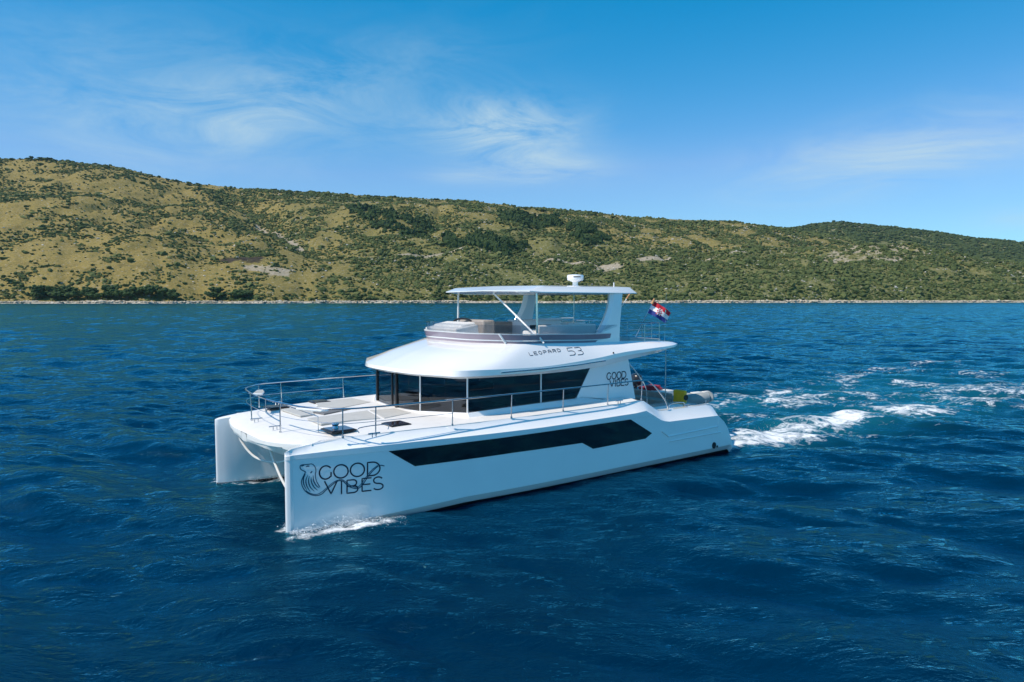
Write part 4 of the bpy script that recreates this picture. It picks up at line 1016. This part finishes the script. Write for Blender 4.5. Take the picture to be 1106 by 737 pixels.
# ---- cockpit, stern deck and platform
cp = MB().box((2.9, 0, 1.28), (4.2, 5.4, .08)).box((3.3, 3.0, 1.55), (2.6, .25, .5)).box((3.3, -3.0, 1.55), (2.6, .25, .5)).build('cockpit_floor', M['gel_matt'], yacht, bevel=.02)
MB().box((2.9, 0, 1.16), (4.2, 5.0, .14)).build('bridge_deck', M['gel'], yacht)
MB().box((1.25, 0, 1.50), (.5, 3.6, .5)).box((1.02, 0, 1.80), (.14, 3.6, .34)).build('cockpit_sofa', M['taupe'], yacht, bevel=.05)
MB().box((2.5, -.2, 1.95), (1.1, 1.6, .06)).box((2.5, -.2, 1.62), (.2, .2, .62)).build('cockpit_table', M['wood'], yacht, bevel=.02)
MB().box((-.15, 0, .62), (1.9, 3.6, .12)).build('swim_platform', M['gel_matt'], yacht, bevel=.04)
for sg in (1, -1): MB().box((-.3, sg * 1.0, .8), (1.1, .10, .26)).build('dinghy_chock', M['black'], yacht, bevel=.02)
MB().tube(smooth_path([(3.1, 2.4, 1.35), (3.1, 2.4, 2.3), (3.6, 2.45, 2.9), (4.2, 2.5, 3.4)], 5), .02).build('cockpit_handrail', M['steel'], yacht)

# ================================================================ THINGS ON THE YACHT
def on_boat(x, y, z): a, b = b2w(x, y); return (a, b, z)
# tender
tn = empty('dinghy', on_boat(-.3, .5, .9), YAW + R(90)); tag(tn, 'grey inflatable dinghy lying across the stern platform of the yacht', 'dinghy')
# own frame: x to its bow (the yacht's port side), y across
tb = MB()
for s_ in (1, -1):
    path = smooth_path([(-1.75, s_ * .60, .62), (-.9, s_ * .62, .60), (.4, s_ * .62, .62), (1.2, s_ * .54, .72), (1.75, s_ * .26, .86), (1.93, 0, .92)], 6)
    tb.tube(path, [.10 if i == 0 else .225 - .03 * max(0, i - 14) / 16 for i in range(len(path))], n=14)
tb.build('inflatable_tube', M['tube_grey'], tn, angle=60)
hl = []
for x, w, z in ((-1.6, .55, .1), (-.4, .58, .05), (.7, .5, .12), (1.4, .28, .38), (1.75, .06, .68)):
    hl.append([(x, -w, z + .42), (x, -w * .8, z + .12), (x, 0, z), (x, w * .8, z + .12), (x, w, z + .42)])
MB().loft(hl).build('dinghy_hull', M['gel'], tn)
MB().box((1.55, 0, 1.0), (.55, .5, .07)).box((1.82, 0, 1.06), (.18, .34, .10)).build('bow_step', M['cush'], tn, bevel=.03)
MB().box((-.3, 0, .78), (.5, .9, .30)).build('dinghy_seat', M['cush'], tn, bevel=.04)
MB().box((-1.5, 0, .62), (.08, 1.0, .5)).build('transom', M['gel'], tn, bevel=.02)
om = MB()
om.loft([[(-1.72 + a * math.cos(q), b * math.sin(q), z) for q in np.linspace(0, 6.2832, 15)[:-1]] for a, b, z in ((.12, .12, .95), (.26, .19, 1.02), (.30, .21, 1.22), (.27, .19, 1.40), (.14, .10, 1.49))])
om.tube([(-1.74, 0, .98), (-1.80, 0, .2)], .07)
tag(om.build('outboard_motor', M['engine'], tn, angle=50), 'dark rounded outboard motor')
rc = MB().box((0, 0, .16), (.85, .55, .30)).box((.1, 0, .34), (.5, .5, .10)).build('red_locker_bag', M['red'], None, bevel=.06)
rc.location = on_boat(-.15, -.30, 1.62); rc.rotation_euler = (0, 0, YAW + R(95)); tag(rc, 'red padded bag lying inside the grey dinghy', 'bag')
yb = empty('life_ring_bag', on_boat(1.02, 2.18, 1.60), YAW); tag(yb, 'square yellow rescue bag with a dark round patch on the stern rail', 'rescue bag')
MB().box((0, .0, .28), (.16, .56, .54)).build('bag_body', M['yellow'], yb, bevel=.06, seg=3)
MB().loft([[(.11 * math.cos(q), .283 + d_, .29 + .11 * math.sin(q)) for q in np.linspace(0, 6.2832, 17)[:-1]] for d_ in (-.02, .006)]).build('round_patch', M['black'], yb)
# ensign
fl_ = empty('ensign', on_boat(2.15, .95, 4.05), YAW); tag(fl_, 'red white and blue flag with a checkered shield on a raked staff', 'flag')
top_ = Vector((-.55, .42, 1.42))
MB().tube([(0, 0, .0), tuple(top_)], [.016, .013]).build('flagstaff', M['steel'], fl_)
MB().tube([tuple(top_ - Vector((-.55, .42, 1.42)).normalized() * .16), tuple(top_ + Vector((-.02, .015, .05)))], [.05, .04], n=10).build('staff_head', M['orange_wood'], fl_)
def flag_mesh():
    sd = Vector((-.55, .42, 1.42)).normalized(); hoist0 = top_ - sd * .03; nu, nv = 26, 15; L_, Hh = .74, .50
    v = []; uv = []
    fly = Vector((-.62, .60, -.48)).normalized()
    perp = sd.cross(fly).normalized()
    for i in range(nu + 1):
        for j in range(nv + 1):
            u, w = i / nu, j / nv
            p = hoist0 - sd * Hh * w * (1 - .12 * u) + fly * L_ * u + perp * (.07 * math.sin(7.5 * u + 1.6 * w) * (.25 + u) + .03 * math.sin(15 * u - 2 * w)) + Vector((0, 0, -.08 * u * u))
            v.append(p); uv.append((u, w))
    f = [(i * (nv + 1) + j, (i + 1) * (nv + 1) + j, (i + 1) * (nv + 1) + j + 1, i * (nv + 1) + j + 1) for i in range(nu) for j in range(nv)]
    return v, f, uv
v, f, uv = flag_mesh()
fm_ = bpy.data.materials.new('flag_cloth'); fm_.use_nodes = True; nt = fm_.node_tree; L = nt.links.new; pb = nt.nodes['Principled BSDF']; pb.inputs['Roughness'].default_value = .8
def A_(n_):
    a = nt.nodes.new('ShaderNodeAttribute'); a.attribute_name = n_; return a.outputs['Fac']
def MM(op, a, b=None):
    n_ = nt.nodes.new('ShaderNodeMath'); n_.operation = op
    for i, x in ((0, a), (1, b)):
        if x is None: continue
        if isinstance(x, (int, float)): n_.inputs[i].default_value = x
        else: L(x, n_.inputs[i])
    return n_.outputs[0]
def MX(fac, a, b):
    n_ = nt.nodes.new('ShaderNodeMixRGB'); L(fac, n_.inputs[0])
    for i, x in ((1, a), (2, b)):
        if isinstance(x, tuple): n_.inputs[i].default_value = (*x, 1)
        else: L(x, n_.inputs[i])
    return n_.outputs[0]
U, W_ = A_('u'), A_('v')
RED, WHT, BLU = (.50, .01, .03), (.78, .78, .80), (.012, .035, .22)
c_ = MX(MM('GREATER_THAN', W_, .333), RED, WHT); c_ = MX(MM('GREATER_THAN', W_, .667), c_, BLU)
inx = MM('MULTIPLY', MM('LESS_THAN', MM('ABSOLUTE', MM('SUBTRACT', U, .5)), .14), MM('LESS_THAN', MM('ABSOLUTE', MM('SUBTRACT', W_, .50)), .27))
chk = MM('MODULO', MM('ADD', MM('FLOOR', MM('MULTIPLY', MM('SUBTRACT', U, .36), 5 / .28)), MM('FLOOR', MM('MULTIPLY', MM('SUBTRACT', W_, .23), 5 / .54))), 2)
c_ = MX(inx, c_, MX(MM('GREATER_THAN', chk, .5), RED, WHT)); L(c_, pb.inputs['Base Color'])
fo_ = np_mesh('flag', np.array([list(p) for p in v]), np.array(f), fm_, fl_, attrs=dict(u=[a for a, b in uv], v=[b for a, b in uv]))
pole = MB().tube([(0, 0, 0), (-.62, .45, 1.15)], .017).tube([(-.50, .365, .93), (-.62, .45, 1.15)], .028).build('boat_pole', M['alu_white']); pole.location = on_boat(2.9, .35, 4.55); pole.rotation_euler = (0, 0, YAW)
tag(pole, 'slim leaning pole with an orange tip between the hardtop and the flag', 'pole')
MB().tube([(-.52, .378, .965), (-.645, .468, 1.195)], .034).build('pole_tip', M['orange_wood'], pole)
# mooring bridle hanging under the foredeck
def rope(pts, label):
    o = MB().tube(smooth_path(pts, 10), .034, n=7).build('bridle_rope', M['rope']); o.location = (*BOAT, 0); o.rotation_euler = (0, 0, YAW)
    tag(o, label, 'rope', 'mooring bridle under the bow')
rope([(15.95, -1.55, 1.93), (15.85, -1.35, 1.45), (15.6, -.85, 1.05), (15.2, -.1, 1.02), (14.9, .45, 1.35)], 'white bridle rope sagging under the foredeck, left of the near bow')
rope([(15.75, .55, 1.72), (15.72, .85, 1.35), (15.68, 1.35, .90), (15.6, 1.9, .55), (15.5, 2.5, .45)], 'white bridle rope running down behind the near bow')

# ================================================================ SPRAY
def droplets(name, n, fn, rmin, rmax, label, seed):
    g = np.random.default_rng(seed); P = np.array([fn(g) for _ in range(n)]); w = np.array([list(b2w(p[0], p[1])) + [p[2]] for p in P])
    r_ = g.uniform(rmin, rmax, n) * (g.random(n) ** 1.6 + .25)
    o = scatter(name, w[:, 0], w[:, 1], w[:, 2], r_, .9 + 0 * r_, 0 * r_, FOAMM, ico1); tag(o, label, 'spray', kind='stuff')
FOAMM = mat('white_water', (.80, .84, .86), .6, noise=(9, .05))
def f_bow(hy, reach, hgt):
    def f(g):
        s_ = g.random() ** 1.1 * reach; out = .12 + .95 * (1 - math.exp(-s_ / 4.0)); e = abs(g.normal(0, .16 + .05 * s_)); sg = 1 if g.random() < .78 else -1
        z = abs(g.normal(0, hgt)) * math.exp(-((s_ - reach * .42) / (reach * .35)) ** 2) + abs(g.normal(0, .03))
        return (16.12 - s_ + g.normal(0, .05), hy + sg * (out * .98 + .04 + e * .8), z + .02)
    return f
droplets('bow_spray', 5200, f_bow(2.9, 2.7, .11), .003, .0095, 'white spray thrown up along the near bow at the waterline', 1)
droplets('bow_spray', 700, f_bow(-2.9, 2.0, .05), .003, .009, 'small white spray at the foot of the far bow', 2)
def f_stern(g):
    d = -abs(g.exponential(1.8)) - .2; s_ = 1 if g.random() < .6 else -1
    return (d, s_ * 2.88 + g.normal(0, .55 + .06 * -d), .15 + abs(g.normal(0, .10)) * math.exp(d / 6))
droplets('wake_spray', 1500, f_stern, .005, .014, 'white broken water boiling up just behind the stern', 3)

# ================================================================ THE AIR
hz = MB().box((0, 1180, 150), (4200, 2560, 330)).build('haze', mat('sea_haze', (1, 1, 1), 1))
hz.data.materials.clear(); hzm = bpy.data.materials.new('sea_haze_air'); hzm.use_nodes = True; hn = hzm.node_tree; hn.nodes.clear()
ho = hn.nodes.new('ShaderNodeOutputMaterial'); hv = hn.nodes.new('ShaderNodeVolumePrincipled'); hv.inputs['Color'].default_value = (.55, .82, 1, 1); hv.inputs['Density'].default_value = .000032; hv.inputs['Anisotropy'].default_value = .2
hn.links.new(hv.outputs[0], ho.inputs['Volume']); hz.data.materials.append(hzm)
tag(hz, 'thin blue haze over the sea and the far hill', 'haze', kind='stuff')
